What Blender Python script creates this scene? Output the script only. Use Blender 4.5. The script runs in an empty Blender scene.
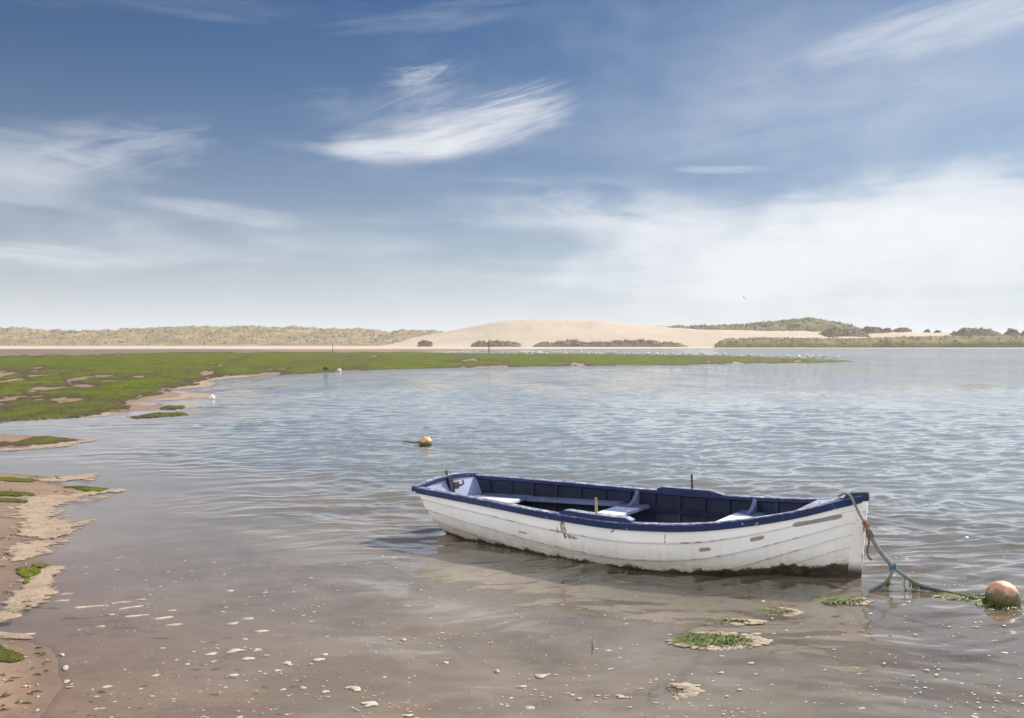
import bpy, bmesh, math, random
import numpy as np
from mathutils import Vector, Matrix

random.seed(7); RNG = np.random.default_rng(11)
SC = bpy.context.scene
COL = SC.collection
R = math.radians

# ------------------------------------------------------------------ camera
CAM_H, FOC, HOR = 1.65, 1050.0, 343.0        # eye height, focal length and horizon row of a 1024 x 718 picture
cam = bpy.data.cameras.new('camera'); co = bpy.data.objects.new('camera', cam); COL.objects.link(co)
co.location = (0, 0, CAM_H); co.rotation_euler = (R(90), 0, 0)
cam.sensor_width = 36; cam.lens = FOC * 36 / 1024; cam.shift_y = (HOR - 359) / 1024
cam.clip_start = 0.05; cam.clip_end = 12000
SC.camera = co

def at(px, py, z=0.0):
    d = FOC * (CAM_H - z) / (py - HOR)
    return np.array([(px - 512) / FOC * d, d, z])
def atd(px, py, d):
    return np.array([(px - 512) / FOC * d, d, CAM_H - (py - HOR) * d / FOC])

# ------------------------------------------------------------------ helpers
def tag(o, label=None, cat=None, group=None, kind=None):
    if label: o['label'] = label
    if cat: o['category'] = cat
    if group: o['group'] = group
    if kind: o['kind'] = kind
    return o
def empty(name, loc=(0, 0, 0), rot=(0, 0, 0)):
    o = bpy.data.objects.new(name, None); COL.objects.link(o)
    o.location = loc; o.rotation_euler = rot; o.empty_display_size = .2
    return o
def link(name, me, mats=None, parent=None):
    o = bpy.data.objects.new(name, me); COL.objects.link(o)
    if mats is not None:
        for m in (mats if isinstance(mats, (list, tuple)) else [mats]): me.materials.append(m)
    if parent: o.parent = parent
    return o
def mesh_np(name, V, Q, mats=None, parent=None, smooth=True, attrs=None, uv=None):
    """V (n,3), Q (m,k) with k = 3 or 4"""
    V = np.asarray(V, np.float32); Q = np.asarray(Q, np.int32)
    me = bpy.data.meshes.new(name)
    me.vertices.add(len(V)); me.vertices.foreach_set('co', V.ravel())
    k = Q.shape[1]
    me.loops.add(Q.size); me.loops.foreach_set('vertex_index', Q.ravel())
    me.polygons.add(len(Q)); me.polygons.foreach_set('loop_start', np.arange(0, Q.size, k, dtype=np.int32))
    me.polygons.foreach_set('loop_total', np.full(len(Q), k, np.int32))
    me.polygons.foreach_set('use_smooth', np.full(len(Q), smooth))
    for n, a in (attrs or {}).items():
        at_ = me.attributes.new(n, 'FLOAT', 'POINT'); at_.data.foreach_set('value', np.asarray(a, np.float32))
    if uv is not None:
        l = me.uv_layers.new(name='UVMap'); l.data.foreach_set('uv', np.asarray(uv, np.float32)[Q.ravel()].ravel())
    me.update(calc_edges=True); me.validate()
    return link(name, me, mats, parent)
def grid_faces(nr, nc):
    i = np.arange(nr * nc).reshape(nr, nc)
    return np.stack([i[:-1, :-1], i[:-1, 1:], i[1:, 1:], i[1:, :-1]], -1).reshape(-1, 4)
def keep(V, Q, mask_faces, extra=()):
    Q = Q[mask_faces]; u, inv = np.unique(Q, return_inverse=True)
    return V[u], inv.reshape(Q.shape), u
class MB:
    """collects simple shapes into one mesh"""
    def __init__(s): s.v = []; s.f = []; s.m = []
    def add(s, verts, faces, mi=0):
        n = len(s.v); s.v += [tuple(v) for v in verts]
        s.f += [tuple(i + n for i in f) for f in faces]; s.m += [mi] * len(faces)
    def hexa(s, lo, hi, mi=0):      # lo, hi : 4 points each, ring order
        s.add(list(lo) + list(hi), [(3, 2, 1, 0), (4, 5, 6, 7), (0, 1, 5, 4), (1, 2, 6, 5), (2, 3, 7, 6), (3, 0, 4, 7)], mi)
    def box(s, x0, x1, y0, y1, z0, z1, mi=0):
        s.hexa([(x0, y0, z0), (x1, y0, z0), (x1, y1, z0), (x0, y1, z0)], [(x0, y0, z1), (x1, y0, z1), (x1, y1, z1), (x0, y1, z1)], mi)
    def sweep(s, rings, closed=True, caps=True, mi=0):
        rings = [np.asarray(r) for r in rings]; k = len(rings[0]); V = np.concatenate(rings)
        F = []
        for i in range(len(rings) - 1):
            for j in range(k if closed else k - 1):
                F.append((i * k + j, i * k + (j + 1) % k, (i + 1) * k + (j + 1) % k, (i + 1) * k + j))
        if caps:
            F.append(tuple(range(k))[::-1]); F.append(tuple((len(rings) - 1) * k + j for j in range(k)))
        s.add(V, F, mi)
    def tube(s, P, r, k=8, mi=0, caps=True):
        P = np.asarray(P, float); n = len(P); r = np.broadcast_to(r, (n,))
        T = np.gradient(P, axis=0); T /= np.linalg.norm(T, axis=1)[:, None] + 1e-12
        ref = np.array([0, 0, 1.]) if abs(T[0, 2]) < .9 else np.array([1., 0, 0])
        rings = []
        N = np.cross(T[0], ref); N /= np.linalg.norm(N)
        for i in range(n):
            N = N - T[i] * N.dot(T[i]); N /= np.linalg.norm(N) + 1e-12; Bn = np.cross(T[i], N)
            a = np.arange(k) / k * 2 * math.pi
            rings.append(P[i] + r[i] * (np.cos(a)[:, None] * N + np.sin(a)[:, None] * Bn))
        s.sweep(rings, True, caps, mi)
    def build(s, name, mats, parent=None, smooth=False, bevel=0, auto=None):
        me = bpy.data.meshes.new(name); me.from_pydata(s.v, [], s.f)
        for p, m in zip(me.polygons, s.m): p.material_index = m
        bm = bmesh.new(); bm.from_mesh(me); bmesh.ops.recalc_face_normals(bm, faces=bm.faces)
        if bevel:
            es = [e for e in bm.edges if len(e.link_faces) == 2 and e.calc_face_angle(0) > .6]
            bmesh.ops.bevel(bm, geom=es, offset=bevel, segments=2, affect='EDGES', clamp_overlap=True)
        bm.to_mesh(me); bm.free()
        if smooth:
            for p in me.polygons: p.use_smooth = True
            if auto: me.set_sharp_from_angle(angle=auto)
        return link(name, me, mats, parent)

# ---- noise (numpy)
def _perm(seed):
    r = np.random.default_rng(seed); p = r.permutation(256); return np.concatenate([p, p])
def perlin(x, y, seed=0):
    p = _perm(seed); xi = np.floor(x).astype(int); yi = np.floor(y).astype(int); xf = x - xi; yf = y - yi
    xi &= 255; yi &= 255
    def g(ix, iy, dx, dy):
        a = p[p[ix & 255] + (iy & 255)] * (2 * math.pi / 256); return np.cos(a) * dx + np.sin(a) * dy
    u = xf ** 3 * (xf * (xf * 6 - 15) + 10); v = yf ** 3 * (yf * (yf * 6 - 15) + 10)
    a = g(xi, yi, xf, yf); b = g(xi + 1, yi, xf - 1, yf); c = g(xi, yi + 1, xf, yf - 1); d = g(xi + 1, yi + 1, xf - 1, yf - 1)
    return ((a + u * (b - a)) * (1 - v) + (c + u * (d - c)) * v) * 1.5
def fbm(x, y, seed=0, o=4, gain=.5):
    t = 0; a = 1; n = 0
    for i in range(o):
        t = t + a * perlin(x * 2 ** i, y * 2 ** i, seed + i * 17); n += a; a *= gain
    return t / n * 1.3
def sstep(a, b, x):
    t = np.clip((x - a) / (b - a), 0, 1); return t * t * (3 - 2 * t)

# ------------------------------------------------------------------ node helper
class NT:
    def __init__(s, tree): s.t = tree; s.n = tree.nodes; s.l = tree.links
    def put(s, inp, v):
        if v is None: return
        if isinstance(v, bpy.types.NodeSocket): s.l.new(v, inp)
        else:
            if inp.type == 'RGBA' and len(v) == 3: v = (*v, 1)
            inp.default_value = v
    def new(s, typ, ins=None, **kw):
        n = s.n.new(typ)
        for k, v in kw.items(): setattr(n, k, v)
        for k, v in (ins or {}).items(): s.put(n.inputs[k], v)
        return n
    def m(s, op, a, b=None, c=None, clamp=False):
        n = s.n.new('ShaderNodeMath'); n.operation = op; n.use_clamp = clamp
        s.put(n.inputs[0], a); s.put(n.inputs[1], b); s.put(n.inputs[2], c); return n.outputs[0]
    def mix(s, f, a, b):
        n = s.n.new('ShaderNodeMix'); n.data_type = 'RGBA'
        s.put(n.inputs[0], f); s.put(n.inputs[6], a); s.put(n.inputs[7], b); return n.outputs[2]
    def step(s, x, a, b, out0=0., out1=1.):
        n = s.n.new('ShaderNodeMapRange'); n.interpolation_type = 'SMOOTHSTEP'
        s.put(n.inputs[0], x); s.put(n.inputs[1], a); s.put(n.inputs[2], b); s.put(n.inputs[3], out0); s.put(n.inputs[4], out1)
        return n.outputs[0]
    def noise(s, vec, scale, detail=4, rough=.55, dist=0, out=0):
        n = s.n.new('ShaderNodeTexNoise'); s.put(n.inputs['Vector'], vec); n.inputs['Scale'].default_value = scale
        n.inputs['Detail'].default_value = detail; n.inputs['Roughness'].default_value = rough; n.inputs['Distortion'].default_value = dist
        return n.outputs[out]
    def map(s, vec, scale=(1, 1, 1), loc=(0, 0, 0), rot=(0, 0, 0)):
        n = s.n.new('ShaderNodeMapping'); s.put(n.inputs[0], vec)
        n.inputs['Scale'].default_value = scale; n.inputs['Location'].default_value = loc; n.inputs['Rotation'].default_value = rot
        return n.outputs[0]
    def attr(s, name, out='Fac'):
        n = s.n.new('ShaderNodeAttribute'); n.attribute_name = name; return n.outputs[out]
    def coord(s, out='Object'): return s.n.new('ShaderNodeTexCoord').outputs[out]
    def bump(s, h, strength=.3, dist=.02, normal=None):
        n = s.n.new('ShaderNodeBump'); n.inputs['Strength'].default_value = strength; n.inputs['Distance'].default_value = dist
        s.put(n.inputs['Height'], h)
        if normal is not None: s.put(n.inputs['Normal'], normal)
        return n.outputs[0]
def material(name):
    m = bpy.data.materials.new(name); m.use_nodes = True
    nt = NT(m.node_tree); b = m.node_tree.nodes['Principled BSDF']
    return m, nt, b
def simple(name, a, b=None, rough=.6, scale=6, bump=0, bscale=40, spec=.5, lo=.35, hi=.65):
    m, nt, p = material(name); oc = nt.coord()
    if b is not None:
        nt.put(p.inputs['Base Color'], nt.mix(nt.step(nt.noise(oc, scale, 5), lo, hi), a, b))
    else: nt.put(p.inputs['Base Color'], a)
    p.inputs['Roughness'].default_value = rough; p.inputs['Specular IOR Level'].default_value = spec
    if bump: nt.put(p.inputs['Normal'], nt.bump(nt.noise(oc, bscale, 4), bump, .01))
    return m

# ------------------------------------------------------------------ light and sky
SUN_AZ, SUN_EL = R(43), R(34)          # azimuth from +Y towards +X
w = bpy.data.worlds.new('World'); SC.world = w; w.use_nodes = True
nt = NT(w.node_tree); bg = w.node_tree.nodes['Background']; bg.inputs['Strength'].default_value = .05
w.cycles.sampling_method = 'MANUAL'; w.cycles.sample_map_resolution = 512
sky = nt.new('ShaderNodeTexSky', sky_type='NISHITA', sun_disc=False, sun_elevation=SUN_EL, sun_rotation=SUN_AZ,
             air_density=1.0, dust_density=.6, ozone_density=2.5, altitude=0)
gen = nt.coord('Generated')
sx = nt.new('ShaderNodeSeparateXYZ', {0: gen})
X, Y, Z = sx.outputs
AZ = nt.m('ARCTAN2', X, Y); EL = nt.m('ARCSINE', Z)
def ang(px, py):
    az = math.atan((px - 512) / FOC); return az, math.atan((HOR - py) / FOC * math.cos(az))
def local(px, py, rot):
    u0, v0 = ang(px, py); c, s = math.cos(rot), math.sin(rot)
    du = nt.m('SUBTRACT', AZ, u0); dv = nt.m('SUBTRACT', EL, v0)
    return (nt.m('ADD', nt.m('MULTIPLY', du, c), nt.m('MULTIPLY', dv, s)),
            nt.m('SUBTRACT', nt.m('MULTIPLY', dv, c), nt.m('MULTIPLY', du, s)))
def patch(px, py, rx, ry, rot=0, curve=0, nscale=(14, 60), lo=.42, hi=.75, dist=.6, seed=0, soft=.0, bias=.25, amt=1, detail=7, rough=.6):
    """a cirrus: rx, ry in pixels of arc; fibres along its own axis"""
    qx, qy = local(px, py, R(rot))
    if curve: qy = nt.m('SUBTRACT', qy, nt.m('MULTIPLY', nt.m('MULTIPLY', qx, qx), curve))
    wv = nt.new('ShaderNodeCombineXYZ', {0: nt.m('MULTIPLY', qx, 9.), 1: nt.m('MULTIPLY', qy, 16.), 2: seed + .5}).outputs[0]
    warp = nt.m('MULTIPLY', nt.m('SUBTRACT', nt.noise(wv, 1, 3), .5), .9)
    ex = nt.m('DIVIDE', qx, rx / FOC); ey = nt.m('DIVIDE', qy, ry / FOC)
    r = nt.m('SQRT', nt.m('ADD', nt.m('MULTIPLY', ex, ex), nt.m('MULTIPLY', ey, ey)))
    fall = nt.step(nt.m('ADD', r, warp), 1.0, soft, 0, 1)
    vec = nt.new('ShaderNodeCombineXYZ', {0: nt.m('MULTIPLY', qx, nscale[0]), 1: nt.m('MULTIPLY', qy, nscale[1]), 2: seed}).outputs[0]
    n = nt.noise(vec, 1, detail, rough, dist)
    n = nt.m('ADD', n, nt.m('MULTIPLY', nt.m('SUBTRACT', fall, .6), bias))
    return nt.m('MULTIPLY', nt.m('MULTIPLY', nt.step(n, lo, hi), fall), amt)
clouds = [
    # the bright feather: body, fanned tail, plume
    patch(400, 150, 150, 20, 3, curve=.75, nscale=(8, 60), lo=.16, hi=.66, dist=.7, seed=1.3, bias=.4, amt=.62, soft=.2, rough=.62, detail=10),
    patch(470, 134, 150, 36, 10, curve=.75, nscale=(8, 75), lo=.24, hi=.78, dist=.9, seed=4.1, bias=.35, amt=.62, soft=.15, rough=.66, detail=10),
    patch(505, 108, 110, 30, 15, curve=.9, nscale=(9, 110), lo=.40, hi=.80, dist=1.2, seed=21.7, bias=.25, amt=.5, soft=.1, rough=.7, detail=10),
    patch(430, 98, 90, 46, 20, curve=.5, nscale=(11, 60), lo=.36, hi=.86, dist=1.6, seed=33.9, bias=.3, amt=.42, soft=.0, rough=.7, detail=10),
    patch(420, 76, 60, 17, 12, curve=2.5, nscale=(18, 75), lo=.36, hi=.80, dist=1.6, seed=9.9, bias=.25, amt=.5, soft=.15, rough=.7, detail=10),
    patch(430, 125, 250, 84, 8, nscale=(6, 36), lo=.30, hi=.95, dist=1.2, seed=25.3, bias=.35, amt=.3, soft=.0),
    # broad soft cirrus over the dunes
    patch(20, 168, 230, 74, -4, nscale=(6, 30), lo=.28, hi=.80, dist=.8, seed=2.2, bias=.35, amt=.46, soft=.0),
    patch(110, 150, 130, 42, 10, nscale=(10, 50), lo=.36, hi=.80, dist=.9, seed=3.9, bias=.25, amt=.3, soft=.2),
    patch(225, 213, 160, 15, -6, nscale=(7, 60), lo=.32, hi=.8, dist=.7, seed=5.5, bias=.3, amt=.36, soft=.2),
    patch(30, 252, 150, 16, -3, nscale=(7, 60), lo=.3, hi=.8, dist=.6, seed=6.6, bias=.3, amt=.4, soft=.2),
    patch(230, 250, 480, 60, 2, nscale=(4, 30), lo=.3, hi=.9, dist=.7, seed=7.7, bias=.3, amt=.4, soft=.0),
    # bright veil low on the sunward side
    patch(790, 262, 470, 104, 1, nscale=(3.5, 22), lo=.06, hi=.72, dist=1.0, seed=8.8, bias=.5, amt=.84, soft=.05),
    patch(600, 215, 220, 52, -4, nscale=(6, 40), lo=.26, hi=.8, dist=1.0, seed=15.8, bias=.35, amt=.5, soft=.0),
    patch(985, 205, 340, 58, 3, nscale=(5, 34), lo=.24, hi=.74, dist=.9, seed=10.1, bias=.4, amt=.7, soft=.3),
    patch(728, 170, 70, 7, -2, nscale=(10, 70), lo=.34, hi=.75, dist=.5, seed=11.3, bias=.3, amt=.3, soft=.3),
    patch(800, 120, 330, 60, 6, nscale=(4, 30), lo=.36, hi=.9, dist=.8, seed=17.3, bias=.2, amt=.2, soft=.2),
    patch(960, 80, 560, 190, 0, nscale=(2, 6), lo=.0, hi=.5, dist=.4, seed=31.3, bias=.2, amt=.27, soft=.0),
    # streaks high up
    patch(960, 16, 300, 36, 11, nscale=(4, 55), lo=.32, hi=.82, dist=.8, seed=12.7, bias=.3, amt=.42, soft=.2),
    patch(170, 2, 300, 26, -1, nscale=(5, 46), lo=.34, hi=.9, dist=.8, seed=13.2, bias=.3, amt=.14, soft=.2),
    patch(440, 16, 190, 24, 8, nscale=(6, 60), lo=.36, hi=.9, dist=.8, seed=14.8, bias=.3, amt=.16, soft=.2),
]
inv = None
for c in clouds:
    k = nt.m('SUBTRACT', 1., c); inv = k if inv is None else nt.m('MULTIPLY', inv, k)
# added bright clouds beside and behind the camera, a fill for the shaded hull
dome = nt.new('ShaderNodeCombineXYZ', {0: nt.m('MULTIPLY', X, 2.2), 1: nt.m('MULTIPLY', Y, 2.2), 2: nt.m('MULTIPLY', Z, 4.)}).outputs[0]
aaz = nt.m('ABSOLUTE', AZ)
rest = nt.m('MULTIPLY', nt.step(aaz, .70, 1.2), nt.step(EL, .5, .9, 1., .12))
fill_clouds = nt.m('MULTIPLY', nt.step(nt.noise(dome, 1.2, 5, .6, .8), .25, .72, .45, 1.), nt.m('MULTIPLY', rest, .85))
lowhaze = nt.m('MULTIPLY', nt.m('EXPONENT', nt.m('MULTIPLY', nt.m('MAXIMUM', EL, 0.), -10.8)), .95)
inv = nt.m('MULTIPLY', inv, nt.m('SUBTRACT', 1., lowhaze))
cover = nt.m('SUBTRACT', 1., inv)
tinted = nt.n.new('ShaderNodeMix'); tinted.data_type = 'RGBA'; tinted.blend_type = 'MULTIPLY'; tinted.inputs[0].default_value = 1
nt.put(tinted.inputs[6], sky.outputs[0]); nt.put(tinted.inputs[7], (.13, .30, .475))
skyc = nt.mix(cover, tinted.outputs[2], (9.2, 9.28, 9.5))
skyc = nt.mix(fill_clouds, skyc, (23., 22.9, 23.4))
nt.put(bg.inputs['Color'], skyc)

sl = bpy.data.lights.new('sun', 'SUN'); so = bpy.data.objects.new('sun', sl); COL.objects.link(so)
sl.energy = 3.5; sl.angle = R(.6); sl.color = (1, .94, .85)
sd_ = Vector((math.sin(SUN_AZ) * math.cos(SUN_EL), math.cos(SUN_AZ) * math.cos(SUN_EL), math.sin(SUN_EL)))
so.rotation_euler = sd_.to_track_quat('Z', 'Y').to_euler(); so.location = sd_ * 50

# ------------------------------------------------------------------ tidal flat: one heightfield, the shore drawn from above
def poly(pts, tail=()):
    return np.array([at(*p)[:2] for p in pts] + list(tail))
POLYS = [
    poly([(-260, 424), (0, 421), (50, 418.5), (95, 416), (112, 413), (128, 411.5), (150, 410), (178, 408.2), (182, 406.5), (150, 405.5),
          (128, 404.5), (140, 402), (165, 400), (186, 397.5), (190, 394.5), (165, 391.5), (150, 390), (175, 388.5), (200, 386.5), (206, 383.5),
          (192, 381.5), (212, 379.5), (240, 377), (270, 375), (300, 373.5), (330, 371.5), (370, 369.5), (420, 368), (500, 366.5), (600, 365.5),
          (700, 364.3), (780, 363), (835, 362), (850, 361.3), (835, 360), (800, 358.6), (740, 356.6), (700, 355.8), (600, 354.8), (500, 354),
          (455, 353.2), (430, 352.), (440, 351), (480, 350.2), (540, 349.6), (640, 349.), (740, 348.6), (860, 348.4), (1400, 348.4)],
         [(400, 4000), (-4000, 4000), (-4000, 60)]),
    poly([(140, 417.5), (165, 416), (182, 414.8), (178, 413.4), (155, 414), (138, 415.5)]),
    poly([(-400, 449), (0, 448.5), (40, 446.5), (70, 443.5), (88, 440), (70, 437.5), (40, 435.5), (0, 434), (-400, 430)]),
    poly([(-400, 640), (-60, 612), (0, 604), (20, 588), (35, 573), (42, 560), (30, 550), (40, 540), (48, 528), (35, 517), (40, 505), (65, 497),
          (100, 492), (110, 489.5), (88, 488), (70, 487), (58, 483), (55, 478.5), (40, 475.5), (0, 473), (-400, 462)]),
    poly([(-400, 690), (-30, 637), (0, 637), (25, 640), (50, 648), (58, 660), (56, 675), (62, 685), (50, 700), (40, 718), (18, 760), (-20, 900), (-500, 900)]),
]
def sdist(x, y):
    best = np.full(x.shape, -1e9)
    for P in POLYS:
        d2 = np.full(x.shape, 1e18); ins = np.zeros(x.shape, bool)
        for a, b in zip(P, np.roll(P, -1, 0)):
            e = b - a; L2 = e.dot(e)
            t = np.clip(((x - a[0]) * e[0] + (y - a[1]) * e[1]) / L2, 0, 1)
            d2 = np.minimum(d2, (x - a[0] - t * e[0]) ** 2 + (y - a[1] - t * e[1]) ** 2)
            cr = (a[1] > y) != (b[1] > y)
            ins ^= cr & (x < (b[0] - a[0]) * (y - a[1]) / (b[1] - a[1] + 1e-12) + a[0])
        s = np.sqrt(d2) * np.where(ins, 1, -1)
        best = np.maximum(best, s)
    return best
def rows(d0, d1, k, lo, cap):
    d = [d0]
    while d[-1] < d1: d.append(d[-1] + min(max(k * d[-1] ** 2 / 1732, lo), cap))
    return np.array(d)
D = np.concatenate([rows(1.6, 440, .55, .012, 1.4), [470, 520, 600, 750, 1000, 1500, 2500]])
U = np.concatenate([np.linspace(-1.6, -.62, 60)[:-1], np.linspace(-.62, .62, 900), np.linspace(.62, 1.6, 60)[1:]])
GD, GU = np.meshgrid(D, U, indexing='ij'); GX = GU * GD; GY = GD
sd = sdist(GX, GY)
namp = .03 + .012 * np.minimum(GY, 60) * sstep(9, 30, GY)
sd = sd + namp * fbm(GX / (.5 + .06 * GY), GY / (.5 + .06 * GY), 3, 5, .6)
slope_w = .9 + .02 * GY
land = (.075 + .0006 * np.minimum(GY, 130)) * (1 - np.exp(-np.maximum(sd, 0) / slope_w))
land = land + .35 * sstep(330, 400, GY) + np.maximum(GY - 420, 0) * .0006
rough = fbm(GX / .35, GY / .35, 21, 3) * .006 + fbm(GX / 2.2, GY / 2.2, 25, 3) * .012 * sstep(.3, 2, sd)
bed = -.34 * (1 - np.exp(np.minimum(sd, 0) / 3.2)) - 1.2 * sstep(8, 60, -sd)
bedr = fbm(GX / .5 + .3 * np.sin(GY), GY / .16, 31, 3) * .006
GZ = np.where(sd > 0, land + rough * sstep(0, .5, sd), bed + bedr * sstep(0, .6, -sd))

# green algae: how much of it lies on the flat at a spot
alg_n = fbm(GX / (1.2 + .05 * GY), GY / (2.2 + .11 * GY), 41, 5, .6)
flat = sstep(18.2, 19.5, GY) * (1 - sstep(128, 190, GY))
leftmud = sstep(.30, .46, -GU) * sstep(105, 140, GY) * .9
alg_f = fbm(GX / (.4 + .02 * GY), GY / (.7 + .03 * GY), 45, 4, .6)
alg = flat * (.33 + .33 * sstep(45, 75, GY) + .8 * alg_n + .75 * alg_f) - leftmud - .5 * sstep(1.2, .0, sd / (1 + .02 * GY)) * sstep(-.2, .3, alg_f)
tong = sstep(14.2, 15, GY) * (1 - sstep(18.2, 19, GY)); alg = np.maximum(alg, tong * (.25 + 1.1 * alg_n) * sstep(.0, .5, sd))
for px, py, rx, ry in ((10, 482, 26, 2.2), (8, 497, 26, 2.2), (68, 477.5, 14, 3.2), (0, 503, 30, 1.4), (95, 490.5, 20, 1.2), (29, 573, 12, 5.5), (42, 566, 10, 1.8),
                       (2, 660, 22, 5.5), (-5, 656, 10, 10), (85, 488, 22, 1.5), (30, 582, 7, 3)):
    px0, py0 = 512 + FOC * GU, HOR + FOC * CAM_H / GY
    e = ((px0 - px) / rx) ** 2 + ((py0 - py) / ry) ** 2
    alg = np.maximum(alg, 1.25 - e + .5 * fbm(GX / .12, GY / .12, 43, 3))
alg = alg * (sd > -.05 - .004 * GY)
mud = sstep(.1, .6, fbm(GX / (2 + .12 * GY), GY / (5 + .3 * GY), 51, 4) + .9 * sstep(110, 150, GY) * (1 - sstep(215, 290, GY)) * sstep(-.12, -.35, GU) + .35 * sstep(120, 170, GY) * (1 - sstep(200, 260, GY)))
dry = np.maximum(sstep(235, 300, GY + 20 * fbm(GX / 30, GY / 60, 5, 3)), 0) * sstep(2, 14, sd)

wet = sstep(.30, .02, sd - .1 * fbm(GX / .3, GY / .3, 81, 3)) * sstep(-.06, .03, sd) * (GY < 30)
m_sand, nt, p = material('wet_sand')
oc = nt.coord(); n1 = nt.noise(oc, 1.7, 6, .6); n2 = nt.noise(oc, 60, 4, .7); n3 = nt.noise(oc, 7, 5, .65)
c = nt.mix(nt.step(n1, .3, .7), (.235, .153, .097), (.30, .20, .132))
c = nt.mix(nt.m('MULTIPLY', nt.step(n3, .5, .75), .5), c, (.15, .098, .066))
c = nt.mix(nt.m('MULTIPLY', nt.step(n2, .56, .74), .55), c, (.11, .078, .055))
c = nt.mix(nt.m('MULTIPLY', nt.step(nt.noise(oc, 26, 3, .6), .66, .72), .8), c, (.055, .05, .035))
c = nt.mix(nt.m('MULTIPLY', nt.attr('mud'), .85), c, nt.mix(nt.step(n3, .35, .65), (.13, .10, .072), (.20, .155, .115)))
c = nt.mix(nt.attr('dry'), c, nt.mix(nt.step(n1, .3, .7), (.48, .385, .295), (.53, .43, .335)))
c = nt.mix(nt.m('MULTIPLY', nt.attr('wet'), .4), c, (.10, .07, .05))
nt.put(p.inputs['Base Color'], c)
nt.put(p.inputs['Roughness'], nt.mix(nt.attr('dry'), nt.mix(nt.attr('wet'), (.62, .62, .62), (.35, .35, .35)), (.95, .95, .95)))
p.inputs['Specular IOR Level'].default_value = .35
nt.put(p.inputs['Normal'], nt.bump(nt.m('ADD', nt.m('MULTIPLY', n2, .3), n3), .5, .012))
GF = grid_faces(*GD.shape); GV = np.stack([GX, GY, GZ], -1).reshape(-1, 3)
tag(mesh_np('ground', GV, GF, m_sand, attrs={'mud': mud.ravel(), 'dry': dry.ravel(), 'wet': wet.ravel()}), 'tidal sand flat sloping under the shallow water', kind='structure')

# raised mats of algae over the flat (uncountable)
m_alg, nt, p = material('green_algae'); oc = nt.coord(); n4 = nt.noise(nt.map(oc, (.6, .25, 1)), 1.3, 5, .7)
n1 = nt.noise(oc, .35, 6, .65); n2 = nt.noise(oc, 14, 5, .7); n3 = nt.noise(nt.map(oc, (.08, .03, 1)), 1, 6, .6)
c = nt.mix(nt.step(n1, .35, .66), (.095, .122, .007), (.15, .175, .012))
c = nt.mix(nt.m('MULTIPLY', nt.step(n3, .5, .7), .75), c, (.115, .10, .035))
c = nt.mix(nt.m('MULTIPLY', nt.step(n4, .52, .68), .7), c, (.085, .07, .032))
c = nt.mix(nt.m('MULTIPLY', nt.step(n2, .55, .78), .6), c, (.035, .04, .012))
nt.put(p.inputs['Base Color'], c); n6 = nt.noise(nt.map(oc, (1, .45, 1)), 1.1, 7, .8); n7 = nt.noise(nt.map(oc, (1, .5, 1)), 2.3, 6, .8)
c = nt.mix(nt.m('MULTIPLY', nt.step(n6, .50, .62), .75), c, (.05, .062, .011)); c = nt.mix(nt.m('MULTIPLY', nt.step(n7, .55, .66), .6), c, (.18, .20, .035))
am_ = nt.attr('amt'); ne = nt.noise(nt.map(oc, (1, .6, 1)), 5, 6, .75)
nt.put(p.inputs['Base Color'], nt.mix(nt.step(nt.m('ADD', am_, nt.m('MULTIPLY', nt.m('SUBTRACT', ne, .5), .7)), .42, .12), c, (.10, .082, .042)))
nt.put(p.inputs['Alpha'], nt.m('MULTIPLY', nt.step(am_, .0, .05), nt.step(nt.m('ADD', am_, nt.m('MULTIPLY', nt.m('SUBTRACT', ne, .5), .6)), .0, .12)))
p.inputs['Roughness'].default_value = .7; p.inputs['Specular IOR Level'].default_value = .06
nt.put(p.inputs['Normal'], nt.bump(nt.m('ADD', nt.noise(oc, 22, 5, .7), nt.m('MULTIPLY', n7, 3.)), 1, .05))
am = (alg - .05).ravel()
aq = am[GF].max(1) > 0
V, Q, u = keep(GV, GF, aq)
th = np.minimum(np.maximum(am[u], 0) * np.where(V[:, 1] < 18, .03, .12), np.where(V[:, 1] < 18, .007, .022) + .0002 * V[:, 1]) * (.6 + .8 * np.clip(fbm(V[:, 0] / .22, V[:, 1] / .22, 61, 3) + .5, 0, 1.2)) + .002
V = V.copy(); V[:, 2] = np.maximum(V[:, 2], -.005) + th
tag(mesh_np('green_algae', V, Q, m_alg, attrs={'amt': am[u]}), 'mats of bright green algae covering the tidal flat', 'algae', kind='stuff')

# sea foam: cream banks along the sandy edge, thin scum lines along the green flat
fn = fbm(GX / .45, GY / .45, 71, 5, .6); fn2 = fbm(GX / (.6 + .05 * GY), GY / (1 + .1 * GY), 73, 4, .6)
px0, py0 = 512 + FOC * GU, HOR + FOC * CAM_H / GY
bank = np.full(GX.shape, -9.)
def capsule(pts, w):
    out = np.full(GX.shape, -9.)
    P = [at(*q)[:2] for q in pts]
    for i in range(len(P) - 1):
        a, b = P[i], P[i + 1]; e = b - a
        t = np.clip(((GX - a[0]) * e[0] + (GY - a[1]) * e[1]) / e.dot(e), 0, 1)
        ww = w[i] + (w[i + 1] - w[i]) * t
        out = np.maximum(out, 1 - np.hypot(GX - a[0] - t * e[0], (GY - a[1] - t * e[1])) / ww)
    return out
near = GY < 26
bank = np.maximum(bank, capsule([(4, 618), (20, 600), (40, 580), (52, 568)], [.16, .17, .16, .08]))
bank = np.maximum(bank, capsule([(14, 562), (30, 552), (46, 540), (52, 528), (34, 514), (44, 503), (80, 495), (118, 490)], [.08, .2, .24, .3, .36, .38, .3, .12]))
bank = np.maximum(bank, capsule([(60, 480), (75, 478), (92, 474.5)], [.3, .38, .15]))
bank = np.maximum(bank, capsule([(-20, 634), (10, 636), (32, 638.5)], [.05, .09, .03]))
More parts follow.
